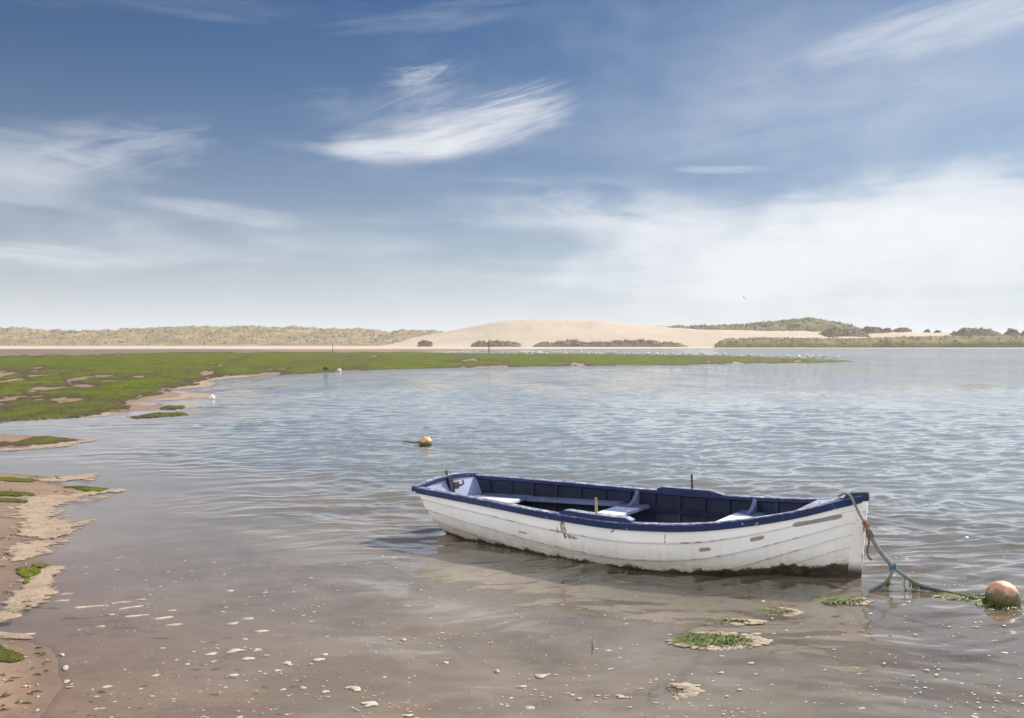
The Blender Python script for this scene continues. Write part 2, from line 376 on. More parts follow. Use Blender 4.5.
bank = np.maximum(bank, capsule([(-20, 451), (25, 449), (60, 445.5), (92, 440)], [.35, .3, .3, .12]))
fm = bank + .75 * fn + .45 * fbm(GX / .09, GY / .09, 75, 3) - .16 + .35 * fbm(GX / .2, GY / .2, 79, 3)
edge = (1 - np.abs(sd + .05) / (.12 + .012 * GY)) * sstep(17, 20, GY) * (1 - sstep(70, 110, GY))
fm = np.maximum(fm, np.where((GY > 18) & (edge > 0), edge + 1.3 * fn2 - .45, -1))
fm = np.where(GY < 120, fm, -1).ravel()
fq = fm[GF].max(1) > -.02
V, Q, u = keep(GV, GF, fq); V = V.copy()
fb = fbm(V[:, 0] / .05, V[:, 1] / .05, 77, 3)
V[:, 2] = np.maximum(V[:, 2], -.001) + .002 + np.clip(fm[u], 0, .4) * .018 * (1 + .35 * fb) * np.where(V[:, 1] < 20, 1, .5)
m_foam, nt, p = material('sea_foam'); oc = nt.coord(); vo = nt.new('ShaderNodeTexVoronoi', {'Vector': oc, 'Scale': 38.})
c = nt.mix(nt.step(nt.noise(oc, 5, 5), .35, .7), (.37, .278, .192), (.27, .20, .138))
nt.put(p.inputs['Base Color'], nt.mix(nt.m('MULTIPLY', nt.step(nt.noise(oc, 30, 4, .7), .5, .72), .5), c, (.25, .19, .135)))
p.inputs['Roughness'].default_value = .7
nt.put(p.inputs['Normal'], nt.bump(vo.outputs[0], .35, .012))
am_ = nt.attr('amt'); ne = nt.noise(oc, 16, 6, .75)
nt.put(p.inputs['Alpha'], nt.m('MULTIPLY', nt.step(am_, .0, .16), nt.step(nt.m('ADD', am_, nt.m('MULTIPLY', nt.m('SUBTRACT', ne, .5), 1.5)), -.1, .38)))
tag(mesh_np('sea_foam', V, Q, m_foam, attrs={'amt': fm[u]}), 'cream sea foam banked along the sandy water edge', 'foam', kind='stuff')

# ------------------------------------------------------------------ dunes
def interp(pts, x):
    P = np.array(pts); return np.interp(x, P[:, 0], P[:, 1])
m_dune, nt, p = material('dune_sand'); oc = nt.coord()
c = nt.mix(nt.step(nt.noise(nt.map(oc, (.03, .06, .1)), 1, 6), .3, .7), (.46, .38, .295), (.52, .435, .345))
nt.put(p.inputs['Base Color'], c); p.inputs['Roughness'].default_value = 1; p.inputs['Specular IOR Level'].default_value = .1
nt.put(p.inputs['Normal'], nt.bump(nt.noise(nt.map(oc, (.25, .25, .4)), 1, 6), .35, .5))
def marram(name, a, b, c_, sandy):
    m, nt, p = material(name); oc = nt.coord()
    n1 = nt.noise(oc, .11, 7, .75); n2 = nt.noise(oc, .5, 6, .75); n3 = nt.noise(nt.map(oc, (.035, .05, .2)), 1, 5, .6)
    c = nt.mix(nt.step(n1, .42, .58), a, b); c = nt.mix(nt.m('MULTIPLY', nt.step(n2, .52, .7), .8), c, c_)
    c = nt.mix(nt.m('MULTIPLY', nt.step(n3, .55, .72), sandy), c, (.5, .41, .31))
    nt.put(p.inputs['Base Color'], c); p.inputs['Roughness'].default_value = 1; p.inputs['Specular IOR Level'].default_value = .05
    nt.put(p.inputs['Normal'], nt.bump(n2, 1, .8))
    return m
m_ridge = marram('dry_marram', (.37, .305, .195), (.30, .25, .15), (.17, .15, .09), .8)
m_hill = marram('green_marram', (.20, .185, .105), (.25, .215, .13), (.10, .098, .06), .4)
m_bank = marram('bank_grass', (.21, .195, .095), (.27, .235, .13), (.12, .11, .06), .3)
TUFTS = []
def ridge(name, label, crest, d0, d1, d2, mat, lump=0, lump_scale=8, steep=1.0, base=.1, nd=70, nu=420, tufts=0, tsize=.8, tcol=0, seed=0):
    pu = np.linspace(crest[0][0], crest[-1][0], nu); dd = np.linspace(d0, d2, nd)
    Dg, Pg = np.meshgrid(dd, pu, indexing='ij'); Ug = (Pg - 512) / FOC
    hz = CAM_H + (HOR - interp(crest, Pg)) * d1 / FOC
    t = np.where(Dg < d1, (Dg - d0) / (d1 - d0), 1 - (Dg - d1) / (d2 - d1))
    pr = np.sin(np.clip(t, 0, 1) * math.pi / 2) ** steep
    Xg = Ug * Dg
    h = base + (hz - base) * pr
    if lump:
        h = h + lump * pr * (1.0 - .45 * pr) * 1.6 * fbm(Xg / lump_scale, Dg / lump_scale, seed, 5, .6) + lump * .22 * pr * fbm(Xg / 3., Dg / 3., seed + 3, 3)
    h = np.where((hz < base + .3), np.minimum(h, base), h) - .12 * (pr < .02)
    V = np.stack([Xg, Dg, h], -1).reshape(-1, 3)
    o = tag(mesh_np(name, V, grid_faces(nd, nu), mat), label, kind='structure')
    if tufts:
        w_ = (pr > .12) & (Dg < d1 + (d2 - d1) * .2) & (hz > base + .8)
        idx = np.flatnonzero(w_.ravel()); cl = fbm(V[:, 0] / 7, V[:, 1] / 7, seed + 9, 3)[idx]
        pw = np.clip(.35 + cl, .02, 1) ; pw /= pw.sum()
        for i in RNG.choice(idx, tufts, p=pw):
            q = V[i] + np.array([RNG.uniform(-.6, .6), RNG.uniform(-1, 1), -.05]); TUFTS.append((q, tsize * RNG.uniform(.6, 1.35), tcol + RNG.uniform(-.25, .25)))
    return o
ridge('dune_ridge', 'long low dune ridge covered in straw-coloured marram grass',
      [(-420, 333), (-250, 330), (-120, 332), (0, 331), (10, 330), (40, 331), (70, 332.3), (95, 333), (120, 331.3), (150, 330), (175, 328.4), (205, 328.2), (240, 328.4),
       (262, 328), (290, 328.4), (310, 329.2), (335, 330), (360, 331.2), (400, 332), (440, 332.8), (470, 336), (500, 346)], 400, 520, 620, m_ridge,
      lump=2.9, lump_scale=17, steep=1.15, nu=800, tufts=5200, tsize=.75, tcol=.25, seed=101)
ridge('sand_dune', 'large smooth bare sand dune', [(340, 346), (372, 345.6), (398, 341), (420, 337), (440, 333), (470, 327), (490, 323), (508, 320.8), (530, 319.8), (560, 319.8), (600, 321),
       (640, 325), (670, 328.3), (700, 330), (760, 331.5), (840, 332), (900, 331.5), (945, 333), (1000, 333.5), (1100, 333.5), (1400, 334)], 372, 455, 640, m_dune,
      lump=1.0, lump_scale=30, steep=1.15, nu=600, seed=131)
ridge('dune_hill', 'grassy dune hill with a bare sand slip', [(655, 329.5), (672, 327.5), (700, 327), (722, 326.2), (745, 324.6), (765, 324), (785, 321.8), (800, 319.8), (815, 319.6), (824, 320.6), (838, 323.6),
       (850, 327), (866, 331)], 462, 495, 560, m_hill, lump=2.4, lump_scale=8, steep=.55, base=5., nu=320, tufts=900, tsize=.8, tcol=-.1, seed=151)
ridge('grassy_bank', 'low grassy bank above the far water edge', [(715, 345.5), (721, 341.5), (730, 339.8), (750, 338.6), (790, 338.4), (830, 339), (860, 339), (900, 337.6), (960, 336.6), (1024, 335.8), (1100, 336), (1400, 337)],
      338, 352, 400, m_bank, lump=.95, lump_scale=5, steep=.5, base=.25, nu=620, nd=50, tufts=2200, tsize=.55, tcol=.0, seed=171)

m_blade, nt, p = material('grass_blades')
tv = nt.attr('tint')
nt.put(p.inputs['Base Color'], nt.mix(nt.step(tv, -.35, .45), (.11, .108, .058), (.36, .30, .185))); p.inputs['Roughness'].default_value = .9
def blades(tufts, per=9, name='marram_grass', parent=None, off=np.zeros(3)):
    V = []; Q = []; T = []
    for q, s, c in tufts:
        for k in range(per):
            a = RNG.uniform(0, 6.283); r = abs(RNG.normal(0, .35)) * s; l = s * RNG.uniform(.55, 1.1)
            b = q - off + np.array([math.cos(a) * r * .6, math.sin(a) * r * .6, -.05]); lean = np.array([math.cos(a), math.sin(a), 0]) * l * RNG.uniform(.15, .7)
            side = np.array([math.cos(a + 1.7), math.sin(a + 1.7), 0]) * s * .11
            n = len(V); V += [b - side, b + side, b + lean + np.array([0, 0, l * .95])]; Q.append((n, n + 1, n + 2)); T += [c] * 3
    return mesh_np(name, V, Q, m_blade, parent, smooth=False, attrs={'tint': T})
tag(blades(TUFTS), 'marram grass tufts covering the far dunes', 'grass', kind='stuff')

m_mound = marram('hummock_soil', (.24, .185, .13), (.29, .225, .155), (.12, .10, .07), .45)
def hummock(label, px, py, wpx, hpx, d, lumps=1, seed=0, green=0.0):
    c = atd(px, py, d); wx = wpx / FOC * d / 2; hh = hpx / FOC * d
    root = empty('dune_hummock', c); tag(root, label, 'hummock', 'grassy hummocks on the dunes')
    n = 44; nx = int(max(24, 18 * wx / hh)); nx = min(nx, 200)
    ux, uy = np.meshgrid(np.linspace(-1, 1, nx), np.linspace(-1, 1, n), indexing='xy')
    wy = max(min(wx, hh * 2.2), hh)
    x = ux * wx; y = uy * wy
    prof = np.clip(1 - np.abs(ux) ** 2.6, 0, 1) * np.clip(1 - np.abs(uy) ** 2.4, 0, 1)
    prof = prof ** .55
    if lumps > 1:
        k = np.zeros_like(x)
        r = np.random.default_rng(seed)
        for j in range(lumps):
            cx = -1 + (j + .5) * 2 / lumps + r.uniform(-.12, .12); hj = r.uniform(.6, 1.) if j else 1.
            k = np.maximum(k, hj * np.clip(1 - ((ux - cx) * lumps / 1.55) ** 2, 0, 1) ** .5)
        prof *= k
    z = hh * prof * (.86 + .4 * fbm(x / 2.2 + seed, y / 2.2, seed, 4)) + .3 * prof * fbm(x / .9, y / .9 + seed, seed + 2, 3) - .5 * (1 - np.clip(prof * 4, 0, 1))
    V = np.stack([x, y, z], -1).reshape(-1, 3)
    mesh_np('mound', V, grid_faces(n, nx), m_mound, root)
    idx = np.flatnonzero((z.ravel() > hh * .3)); tl = []
    for i in RNG.choice(idx, int(min(900, 40 + 9 * wx * hh))):
        tl.append((V[i] + np.array([RNG.uniform(-.3, .3), RNG.uniform(-.3, .3), -.05]), RNG.uniform(.4, .85), green + RNG.uniform(-.3, .3)))
    blades(tl, 8, 'grass', root)['kind'] = 'stuff'
hummock('small lone rounded hummock in front of the left foot of the sand dune', 425, 347, 15, 6.5, 372, 1, 1, .1)
hummock('grassy hummock of two lumps behind the thin post, below the sand dune', 497, 347.4, 54, 7.6, 368, 3, 2, .15)
hummock('longest chain of grassy hummocks along the front of the bare sand dune', 612, 347, 160, 8.2, 368, 6, 3, .0)
hummock('large dark hummock standing behind the grassy bank, beside the dune hill', 842, 338, 48, 10.2, 420, 2, 4, -.15)
hummock('second dark hummock beside the largest hummock near the grassy hill', 873, 334, 24, 8, 432, 2, 5, -.2)
hummock('small dark hummock on bare sand, third from the grassy hill', 887, 332.6, 9, 4.5, 440, 1, 6, -.2)
hummock('small flat hummock on the sand skyline, fourth from the grassy hill', 902, 332, 16, 4.2, 445, 1, 7, -.2)
hummock('tiny hummock alone on the sand skyline, farther from the lone dark one', 927, 333, 6, 3, 445, 1, 8, -.15)
hummock('tiny hummock on the sand skyline nearest the wide right hummock', 937, 333.6, 6, 3, 440, 1, 9, -.2)
hummock('wide hummock of two lumps at the right end of the dunes', 975, 337, 46, 9.4, 425, 2, 10, .0)
hummock('round dark hummock just right of the wide two-lump hummock', 1012, 336, 12, 7, 428, 1, 11, -.2)
hummock('grassy hummock cut by the right edge of the picture', 1029, 336, 16, 5.6, 430, 1, 12, -.1)

# ------------------------------------------------------------------ boat
BO_B = np.array([(857 - 512) * 7.404 / FOC, 7.404]); TH = R(33.7); BL = 3.63
ax = np.array([math.cos(TH), -math.sin(TH)]); nn_ = np.array([math.sin(TH), math.cos(TH)])
X0 = 1.8
bo = BO_B - X0 * ax
boat = empty('rowing_boat', (bo[0], bo[1], 0), (R(1.5), 0, -TH))
tag(boat, 'weathered white clinker rowing boat with navy blue gunwale moored in the shallows', 'boat')
SB = [0, .12, .295, .78, 1.375, 2.055, 2.81, 3.63]
def cubic(xs, ys):
    xs = np.array(xs, float); ys = np.array(ys, float); m = np.gradient(ys, xs)
    def f(x):
        x = np.asarray(x, float); i = np.clip(np.searchsorted(xs, x) - 1, 0, len(xs) - 2); h = xs[i + 1] - xs[i]; t = (x - xs[i]) / h
        return (2*t**3 - 3*t**2 + 1) * ys[i] + (t**3 - 2*t**2 + t) * h * m[i] + (-2*t**3 + 3*t**2) * ys[i + 1] + (t**3 - t**2) * h * m[i + 1]
    return f
fB = cubic(SB, [.026, .118, .272, .606, .742, .708, .590, .452])
fZ = cubic(SB, [.588, .553, .502, .415, .374, .378, .402, .424])
fK = cubic([0, .2, .6, 1.4, 2.2, 3.0, 3.63], [-.13, -.155, -.165, -.165, -.15, -.11, -.07])
fE = cubic([0, .3, .8, 1.4, 2.2, 3.0, 3.63], [1.5, 1.7, 2.4, 3.0, 2.9, 2.5, 2.2])
RUB = .03
def srake(s, z):
    zz = np.asarray(z)
    bow = np.where(zz > 0, -.055 * zz / .6, .9 * zz ** 2 * 6) * np.clip(1 - s / .7, 0, 1)
    st = -.5 * np.maximum(fZ(s) - zz, 0) * np.clip((s - (BL - .7)) / .7, 0, 1) ** 1.5
    return s + bow + st
def section(s, inset=0., n=200):
    """outer section from sheer to keel, evenly spaced along its girth: (n+1, 2) of y, z"""
    b = max(float(fB(s)) - RUB - inset, .012); zs = float(fZ(s)) - .012; zk = float(fK(s)) + inset; e = float(fE(s))
    ph = np.linspace(0, math.pi / 2, 500); y = b * np.cos(ph) ** (2 / e); z = zs - (zs - zk) * np.sin(ph) ** (2 / e)
    y[-1] = 0
    g = np.concatenate([[0], np.cumsum(np.hypot(np.diff(y), np.diff(z)))])
    t = np.linspace(0, g[-1], n + 1)
    return np.stack([np.interp(t, g, y), np.interp(t, g, z)], -1)
def L3(s, y, z):                     # boat-local point
    return np.stack([X0 - srake(s, z), y, z], -1)
NS = 8
sts = np.linspace(0.004, BL, 130)
def hull_side(side):
    prof = []     # girth fractions and outward steps
    for k in range(NS):
        a, b = k / NS, (k + 1) / NS
        prof += [(a + (0 if k == 0 else .0), 0.0), (a + (b - a) * .5, .5), (b - .006, .92), (b, 1.0), (b + .0008, .55)]
    prof[-1] = (1.0, 0.)
    gf = np.array([q[0] for q in prof]); st = np.array([q[1] for q in prof])
    V = []; UV = []
    for s in sts:
        S = section(s); g = np.linspace(0, 1, len(S))
        y = np.interp(gf, g, S[:, 0]); z = np.interp(gf, g, S[:, 1])
        ty = np.gradient(S[:, 0]); tz = np.gradient(S[:, 1]); ny = np.interp(gf, g, -tz); nz = np.interp(gf, g, ty); l = np.hypot(ny, nz) + 1e-9
        tk = .013 * min(1, s / .25 + .15)
        y2 = y + st * tk * ny / l; z2 = z + st * tk * nz / l
        y2[-1] = 0
        V.append(L3(s, side * y2, z2)); UV.append(np.stack([np.full(len(gf), s), gf], -1))
    return np.array(V), np.array(UV)
m_hull, nt, p = material('white_hull_paint')
uv = nt.coord('UV'); oc = nt.coord(); su = nt.new('ShaderNodeSeparateXYZ', {0: uv}); S_, G_ = su.outputs[0], su.outputs[1]
so_ = nt.new('ShaderNodeSeparateXYZ', {0: oc}); OZ = so_.outputs[2]
n1 = nt.noise(nt.map(oc, (1, 1, 3)), 2.2, 6, .6); n2 = nt.noise(nt.map(oc, (1.2, 1, 5)), 9, 6, .7); n3 = nt.noise(nt.map(oc, (10, 1, 1.2)), 2.4, 4, .6)
c = nt.mix(nt.step(n1, .35, .68), (.84, .835, .81), (.76, .755, .725))
c = nt.mix(nt.m('MULTIPLY', nt.step(n2, .55, .8), .35), c, (.52, .50, .45))
# run-down stains and the stained boot-top
stain = nt.m('MULTIPLY', nt.step(nt.m('ADD', OZ, nt.m('MULTIPLY', nt.m('SUBTRACT', n3, .5), .12)), .23, .03), .85)
c = nt.mix(nt.m('MULTIPLY', stain, nt.step(n2, .25, .6, .35, .9)), c, (.42, .36, .26))
runs = nt.step(nt.noise(nt.map(oc, (16, 1, .7)), 2.0, 4, .65), .57, .74)
c = nt.mix(nt.m('MULTIPLY', nt.m('MULTIPLY', runs, nt.step(OZ, .34, .08)), .42), c, (.40, .31, .20))
# lap shadow painted as dark lines, with chips, along the plank laps
fr = nt.m('FRACT', nt.m('MULTIPLY', G_, float(NS)))
lap = nt.m('ADD', nt.step(fr, .9, .985), nt.step(fr, .05, .0))
chipn = nt.noise(nt.map(uv, (3.2, 9, 1)), 2.2, 5, .75)
chip = nt.m('MULTIPLY', lap, nt.step(chipn, .53, .60))
c = nt.mix(nt.m('MULTIPLY', lap, .42), c, (.34, .32, .29))
c = nt.mix(chip, c, (.09, .075, .06))
spk = nt.step(nt.noise(nt.map(uv, (7, 14, 1)), 5, 3, .8), .665, .70)
c = nt.mix(nt.m('MULTIPLY', spk, .7), c, (.22, .19, .16))
def capsule_mask(a, b, r, soft, wob=.2):
    """rounded bar between two (s, girth) points; girth scaled to metres"""
    GM = .95
    dx, dy = b[0] - a[0], (b[1] - a[1]) * GM; L2 = dx * dx + dy * dy + 1e-9
    px_ = nt.m('SUBTRACT', S_, a[0]); py_ = nt.m('MULTIPLY', nt.m('SUBTRACT', G_, a[1]), GM)
    t = nt.m('DIVIDE', nt.m('ADD', nt.m('MULTIPLY', px_, dx), nt.m('MULTIPLY', py_, dy)), L2, clamp=True)
    ex = nt.m('SUBTRACT', px_, nt.m('MULTIPLY', t, dx)); ey = nt.m('SUBTRACT', py_, nt.m('MULTIPLY', t, dy))
    d = nt.m('SQRT', nt.m('ADD', nt.m('MULTIPLY', ex, ex), nt.m('MULTIPLY', ey, ey)))
    d = nt.m('ADD', d, nt.m('MULTIPLY', nt.m('SUBTRACT', nt.noise(uv, 30, 3), .5), r * wob))
    return nt.step(d, r + soft, r - soft)
MARKS = []   # filled below from the picture positions
def world_of(s, side, gfrac):
    S = section(s); y, z = S[int(round(gfrac * (len(S) - 1)))]
    q = boat_M @ Vector(L3(s, np.array(side * y), np.array(z))); return q
boat_M = Matrix.Translation((bo[0], bo[1], 0)) @ Matrix.Rotation(-TH, 4, 'Z') @ Matrix.Rotation(R(1.5), 4, 'X')
def find_sg(px, py):
    best = None
    for s in np.linspace(.01, BL, 150):
        S = section(s, 0, 60)
        for i, (y, z) in enumerate(S):
            q = boat_M @ Vector(L3(s, np.array(-y), np.array(z)))
            if q.y < .1: continue
            e = (512 + FOC * q.x / q.y - px) ** 2 + (HOR + FOC * (CAM_H - q.z) / q.y - py) ** 2
            if best is None or e < best[0]: best = (e, float(s), i / 60)
    return best[1], best[2]
wood = nt.mix(nt.step(nt.noise(nt.map(uv, (30, 4, 1)), 4, 4, .7), .35, .7), (.30, .28, .25), (.20, .18, .155))
for (x1, y1, x2, y2, r, col) in ((799, 523.5, 837, 516, .022, wood), (752, 540, 762, 537.5, .016, wood), (703, 550.5, 707, 549.8, .013, wood)):
    c = nt.mix(capsule_mask(find_sg(x1, y1), find_sg(x2, y2), r, .004), c, col)
scr = nt.mix(nt.step(chipn, .4, .6), (.10, .075, .05), (.33, .25, .17))
for (x1, y1, x2, y2, r) in ((557, 528, 558, 533, .009), (564, 524, 567, 536, .022), (568, 537, 576, 538, .012), (665, 536, 665, 543, .004), (612, 532, 614, 531, .006), (520, 531.5, 526, 534, .006), (420, 497, 424, 502, .006)):
    c = nt.mix(nt.m('MULTIPLY', capsule_mask(find_sg(x1, y1), find_sg(x2, y2), r, .003, 1.4), nt.step(nt.noise(uv, 46, 3), .36, .5)), c, scr)
# weed and tar at the waterline
wl = nt.noise(nt.map(oc, (2.6, 0, 0)), 1.6, 3, .5); wl2 = nt.noise(oc, 22, 5, .75)
lim = nt.m('ADD', nt.m('MULTIPLY', nt.m('SUBTRACT', wl, .36), .10), nt.m('MULTIPLY', nt.m('SUBTRACT', wl2, .5), .10))
lim = nt.m('ADD', lim, nt.m('MULTIPLY', nt.step(S_, 1.3, .2), .055))
grow = nt.step(OZ, nt.m('ADD', lim, .034), nt.m('ADD', lim, .012))
gcol = nt.mix(nt.step(wl2, .4, .62), (.012, .012, .008), (.055, .05, .018))
c = nt.mix(grow, c, gcol)
nt.put(p.inputs['Base Color'], c)
nt.put(p.inputs['Roughness'], nt.step(n2, .3, .7, .38, .6))
nt.put(p.inputs['Normal'], nt.bump(nt.m('ADD', nt.m('MULTIPLY', n2, .6), nt.m('MULTIPLY', chip, -1.5)), .25, .006))

def paint(name, base, worn, spec_lo=.3, amount=.62, scale=18, top=None):
    m, nt, p = material(name); oc = nt.coord()
    n1 = nt.noise(nt.map(oc, (.5, 1, 1)), scale, 6, .75); n2 = nt.noise(oc, 3, 4, .6); n4 = nt.noise(oc, 90, 3, .6)
    c = nt.mix(nt.step(n2, .35, .7), base, tuple(k * .66 for k in base))
    c = nt.mix(nt.step(n1, amount, amount + .07), c, worn)
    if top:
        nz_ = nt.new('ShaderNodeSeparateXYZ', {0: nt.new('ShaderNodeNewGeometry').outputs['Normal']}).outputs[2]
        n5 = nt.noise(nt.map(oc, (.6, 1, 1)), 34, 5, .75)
        c = nt.mix(nt.m('MULTIPLY', nt.step(nz_, .6, .85), nt.step(n2, .25, .6, .55, 1.)), c, nt.mix(nt.step(n5, .46, .60), top, (.66, .65, .66)))  # upward faces painted paler: chalky wear plus sunlight and glints put into the colour
    p.inputs['Specular IOR Level'].default_value = .3
    nt.put(p.inputs['Base Color'], c); nt.put(p.inputs['Roughness'], nt.step(n2, .3, .7, spec_lo, spec_lo + .18))
    nt.put(p.inputs['Normal'], nt.bump(nt.m('ADD', n1, nt.m('MULTIPLY', n4, .3)), .25, .004))
    return m
m_navy = paint('navy_paint', (.010, .017, .052), (.62, .60, .56), .32, .66)
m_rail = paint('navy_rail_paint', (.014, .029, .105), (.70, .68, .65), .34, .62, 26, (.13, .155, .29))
m_inner = paint('navy_inner_paint', (.009, .015, .045), (.05, .055, .085), .5, .62)
m_seat = paint('white_seat_paint', (.82, .82, .80), (.30, .31, .34), .45, .66, 10)
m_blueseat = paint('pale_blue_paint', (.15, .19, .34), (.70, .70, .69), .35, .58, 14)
def split_seat(name, y0):  # white below y0 along local Y, blue beyond it
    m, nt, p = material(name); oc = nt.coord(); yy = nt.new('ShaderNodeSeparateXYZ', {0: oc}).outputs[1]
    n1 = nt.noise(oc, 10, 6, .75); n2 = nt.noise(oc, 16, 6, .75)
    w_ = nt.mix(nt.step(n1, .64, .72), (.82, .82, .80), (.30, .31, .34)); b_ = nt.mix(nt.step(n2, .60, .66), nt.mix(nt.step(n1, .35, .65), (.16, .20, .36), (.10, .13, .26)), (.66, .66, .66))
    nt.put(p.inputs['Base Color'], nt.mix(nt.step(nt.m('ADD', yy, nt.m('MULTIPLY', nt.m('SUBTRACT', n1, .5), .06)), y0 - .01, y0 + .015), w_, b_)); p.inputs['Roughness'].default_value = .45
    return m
m_floor = simple('bilge_boards', (.035, .035, .04), (.075, .065, .055), .6, 9, .3)
m_wood = simple('bare_wood', (.42, .30, .17), (.3, .2, .11), .55, 12)
m_iron = simple('rusty_iron', (.05, .038, .032), (.11, .065, .04), .7, 30, .3)
m_white = simple('white_gloss', (.82, .82, .80), (.70, .69, .66), .4, 8)

Vs, UVs = [], []; Fs = []; base_i = 0
for side in (-1, 1):
    V, UVv = hull_side(side); f = grid_faces(V.shape[0], V.shape[1])
    if side > 0: f = f[:, ::-1]
    Vs.append(V.reshape(-1, 3)); UVs.append(UVv.reshape(-1, 2)); Fs.append(f + base_i); base_i += len(Vs[-1])
hull = mesh_np('hull', np.concatenate(Vs), np.concatenate(Fs), m_hull, boat, uv=np.concatenate(UVs))
hull.data.set_sharp_from_angle(angle=R(35))
tag(hull, 'white clinker planking with grey bare patches and dark weed at the waterline')
# inside skin
Vs, Fs, base_i = [], [], 0
ist = np.linspace(.10, BL - .03, 90)
def inner(s, n=40): return section(s, .022, n)
for side in (-1, 1):
    V = np.array([L3(s, side * inner(s)[:, 0], inner(s)[:, 1]) for s in ist]); f = grid_faces(V.shape[0], V.shape[1])
    if side < 0: f = f[:, ::-1]
    Vs.append(V.reshape(-1, 3)); Fs.append(f + base_i); base_i += len(Vs[-1])
mesh_np('inner_planking', np.concatenate(Vs), np.concatenate(Fs), m_inner, boat)
def in_y(s, z):
    S = inner(s, 200); return float(np.interp(-z, -S[:, 1], S[:, 0]))
# ribs
for s in np.arange(.32, BL - .15, .225):
    for side in (-1, 1):
        S = inner(s, 26)[:22]; Nr = np.gradient(S, axis=0); Nr = np.stack([Nr[:, 1], -Nr[:, 0]], -1); Nr /= np.linalg.norm(Nr, axis=1)[:, None]
        I = S + Nr * .016
        b = MB(); rings = []
        for (y, z), (yi, zi) in zip(S, I):
            o0 = L3(s - .013, np.array(side * (y + .004)), np.array(z)); o1 = L3(s + .013, np.array(side * (y + .004)), np.array(z))
            i0 = L3(s - .013, np.array(side * yi), np.array(zi)); i1 = L3(s + .013, np.array(side * yi), np.array(zi))
            rings.append([o0, o1, i1, i0])
        b.sweep(rings); b.build('rib', m_navy, boat)
# gunwales
for side in (-1, 1):
    b = MB(); rings = []
    for s in np.concatenate([np.linspace(.0, .4, 16), np.linspace(.45, BL + .01, 60)]):
        bo_ = float(fB(s)); z = float(fZ(s)); wid = min(.072, bo_ - .004)
        lift = .0
        ring = [(bo_ - wid, z - .03), (bo_ - wid, z - .004), (bo_ - wid + .006, z), (bo_ - .008, z), (bo_, z - .007), (bo_ - .003, z - .052), (bo_ - .014, z - .056), (bo_ - RUB - .004, z - .05)]
        rings.append([L3(s, np.array(side * y), np.array(zz)) for y, zz in ring])
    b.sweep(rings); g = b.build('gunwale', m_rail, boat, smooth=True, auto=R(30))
# transom: planked board across the stern, crowned top
tz0 = float(fK(BL)); S = section(BL, .0, 40)
def transom_ring(off, inset, crown):
    pts = []
    Y = np.concatenate([-S[:, 0], S[::-1, 0][1:]]); Zz = np.concatenate([S[:, 1], S[::-1, 1][1:]])
    zt = float(fZ(BL)); top = np.linspace(S[0, 0], -S[0, 0], 17)[1:-1]
    P = [(y, z) for y, z in zip(Y, Zz)] + [(y, zt + crown * (1 - (y / S[0, 0]) ** 2)) for y in top]
    return [L3(BL, np.array(y * (1 - inset)), np.array(z)) + np.array([off, 0, 0]) for y, z in P]
b = MB(); b.sweep([transom_ring(-.012, 0, .035), transom_ring(.03, .0, .035)]); b.build('transom', [paint('transom_paint', (.25, .30, .48), (.75, .75, .74), .4, .60, 14)], boat, bevel=.004)
b = MB(); rings = []
for y in np.linspace(-float(fB(BL)), float(fB(BL)), 25):
    z = float(fZ(BL)) + .038 * (1 - (y / .45) ** 2)
    x = float(X0 - BL)
    rings.append([(x - .03, y, z - .045), (x - .03, y, z + .006), (x + .045, y, z + .006), (x + .045, y, z - .03)])
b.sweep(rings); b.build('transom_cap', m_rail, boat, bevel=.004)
# stern post on the inside of the transom, with its small cleat
b = MB(); x = X0 - BL
b.hexa([(x + .075, -.045, .22), (x + .105, -.045, .22), (x + .105, .025, .22), (x + .075, .025, .22)], [(x + .03, -.045, .452), (x + .062, -.045, .452), (x + .062, .025, .452), (x + .03, .025, .452)])
sp = b.build('stern_post', m_navy, boat, bevel=.004)
b = MB(); b.tube([(x + .06, .07, .37), (x + .12, .07, .375), (x + .125, .10, .39), (x + .10, .12, .41)], .009, 8); b.box(x + .05, x + .075, .04, .1, .34, .40); b.build('cleat', m_iron, boat, smooth=True, auto=R(40))
b = MB(); b.tube([(x + .01, .0, .462), (x + .01, .0, .50)], .013, 10); b.tube([(x + .01, .0, .50), (x + .01, .0, .508)], .02, 10); b.build('stern_pin', m_iron, boat)
# seats
def board(name, s0, s1, z, mat, t=.028, n=7, y0=None, y1=None, clear=.004):
    b = MB(); rings = []
    for s in np.linspace(s0, s1, n):
        yi = in_y(s, z - t) - clear; a = -yi if y0 is None else y0(s); c = yi if y1 is None else y1(s)
        rings.append([(X0 - s, a, z - t), (X0 - s, a, z), (X0 - s, c, z), (X0 - s, c, z - t)])
    b.sweep(rings); return b.build(name, mat, boat, bevel=.004)
ZS = .262
board('stern_seat', BL - .06 - .09, BL - .62, ZS, split_seat('stern_seat_split', .26))
for sgn in (-1, 1):
    f_in = lambda s: sgn * (in_y(s, ZS - .02) - .14); f_out = lambda s: sgn * (in_y(s, ZS - .02) - .004)
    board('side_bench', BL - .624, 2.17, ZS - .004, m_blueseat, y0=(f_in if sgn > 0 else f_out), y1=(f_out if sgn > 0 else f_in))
ZT = .245
TW = [(1.93, 2.16), (.86, 1.09)]
board('thwart', TW[0][0], TW[0][1], ZT, split_seat('thwart_split', .22))
board('thwart', TW[1][0], TW[1][1], ZT + .035, split_seat('fore_thwart_split', .36))
board('bow_seat', .34, .60, ZT + .075, m_navy)
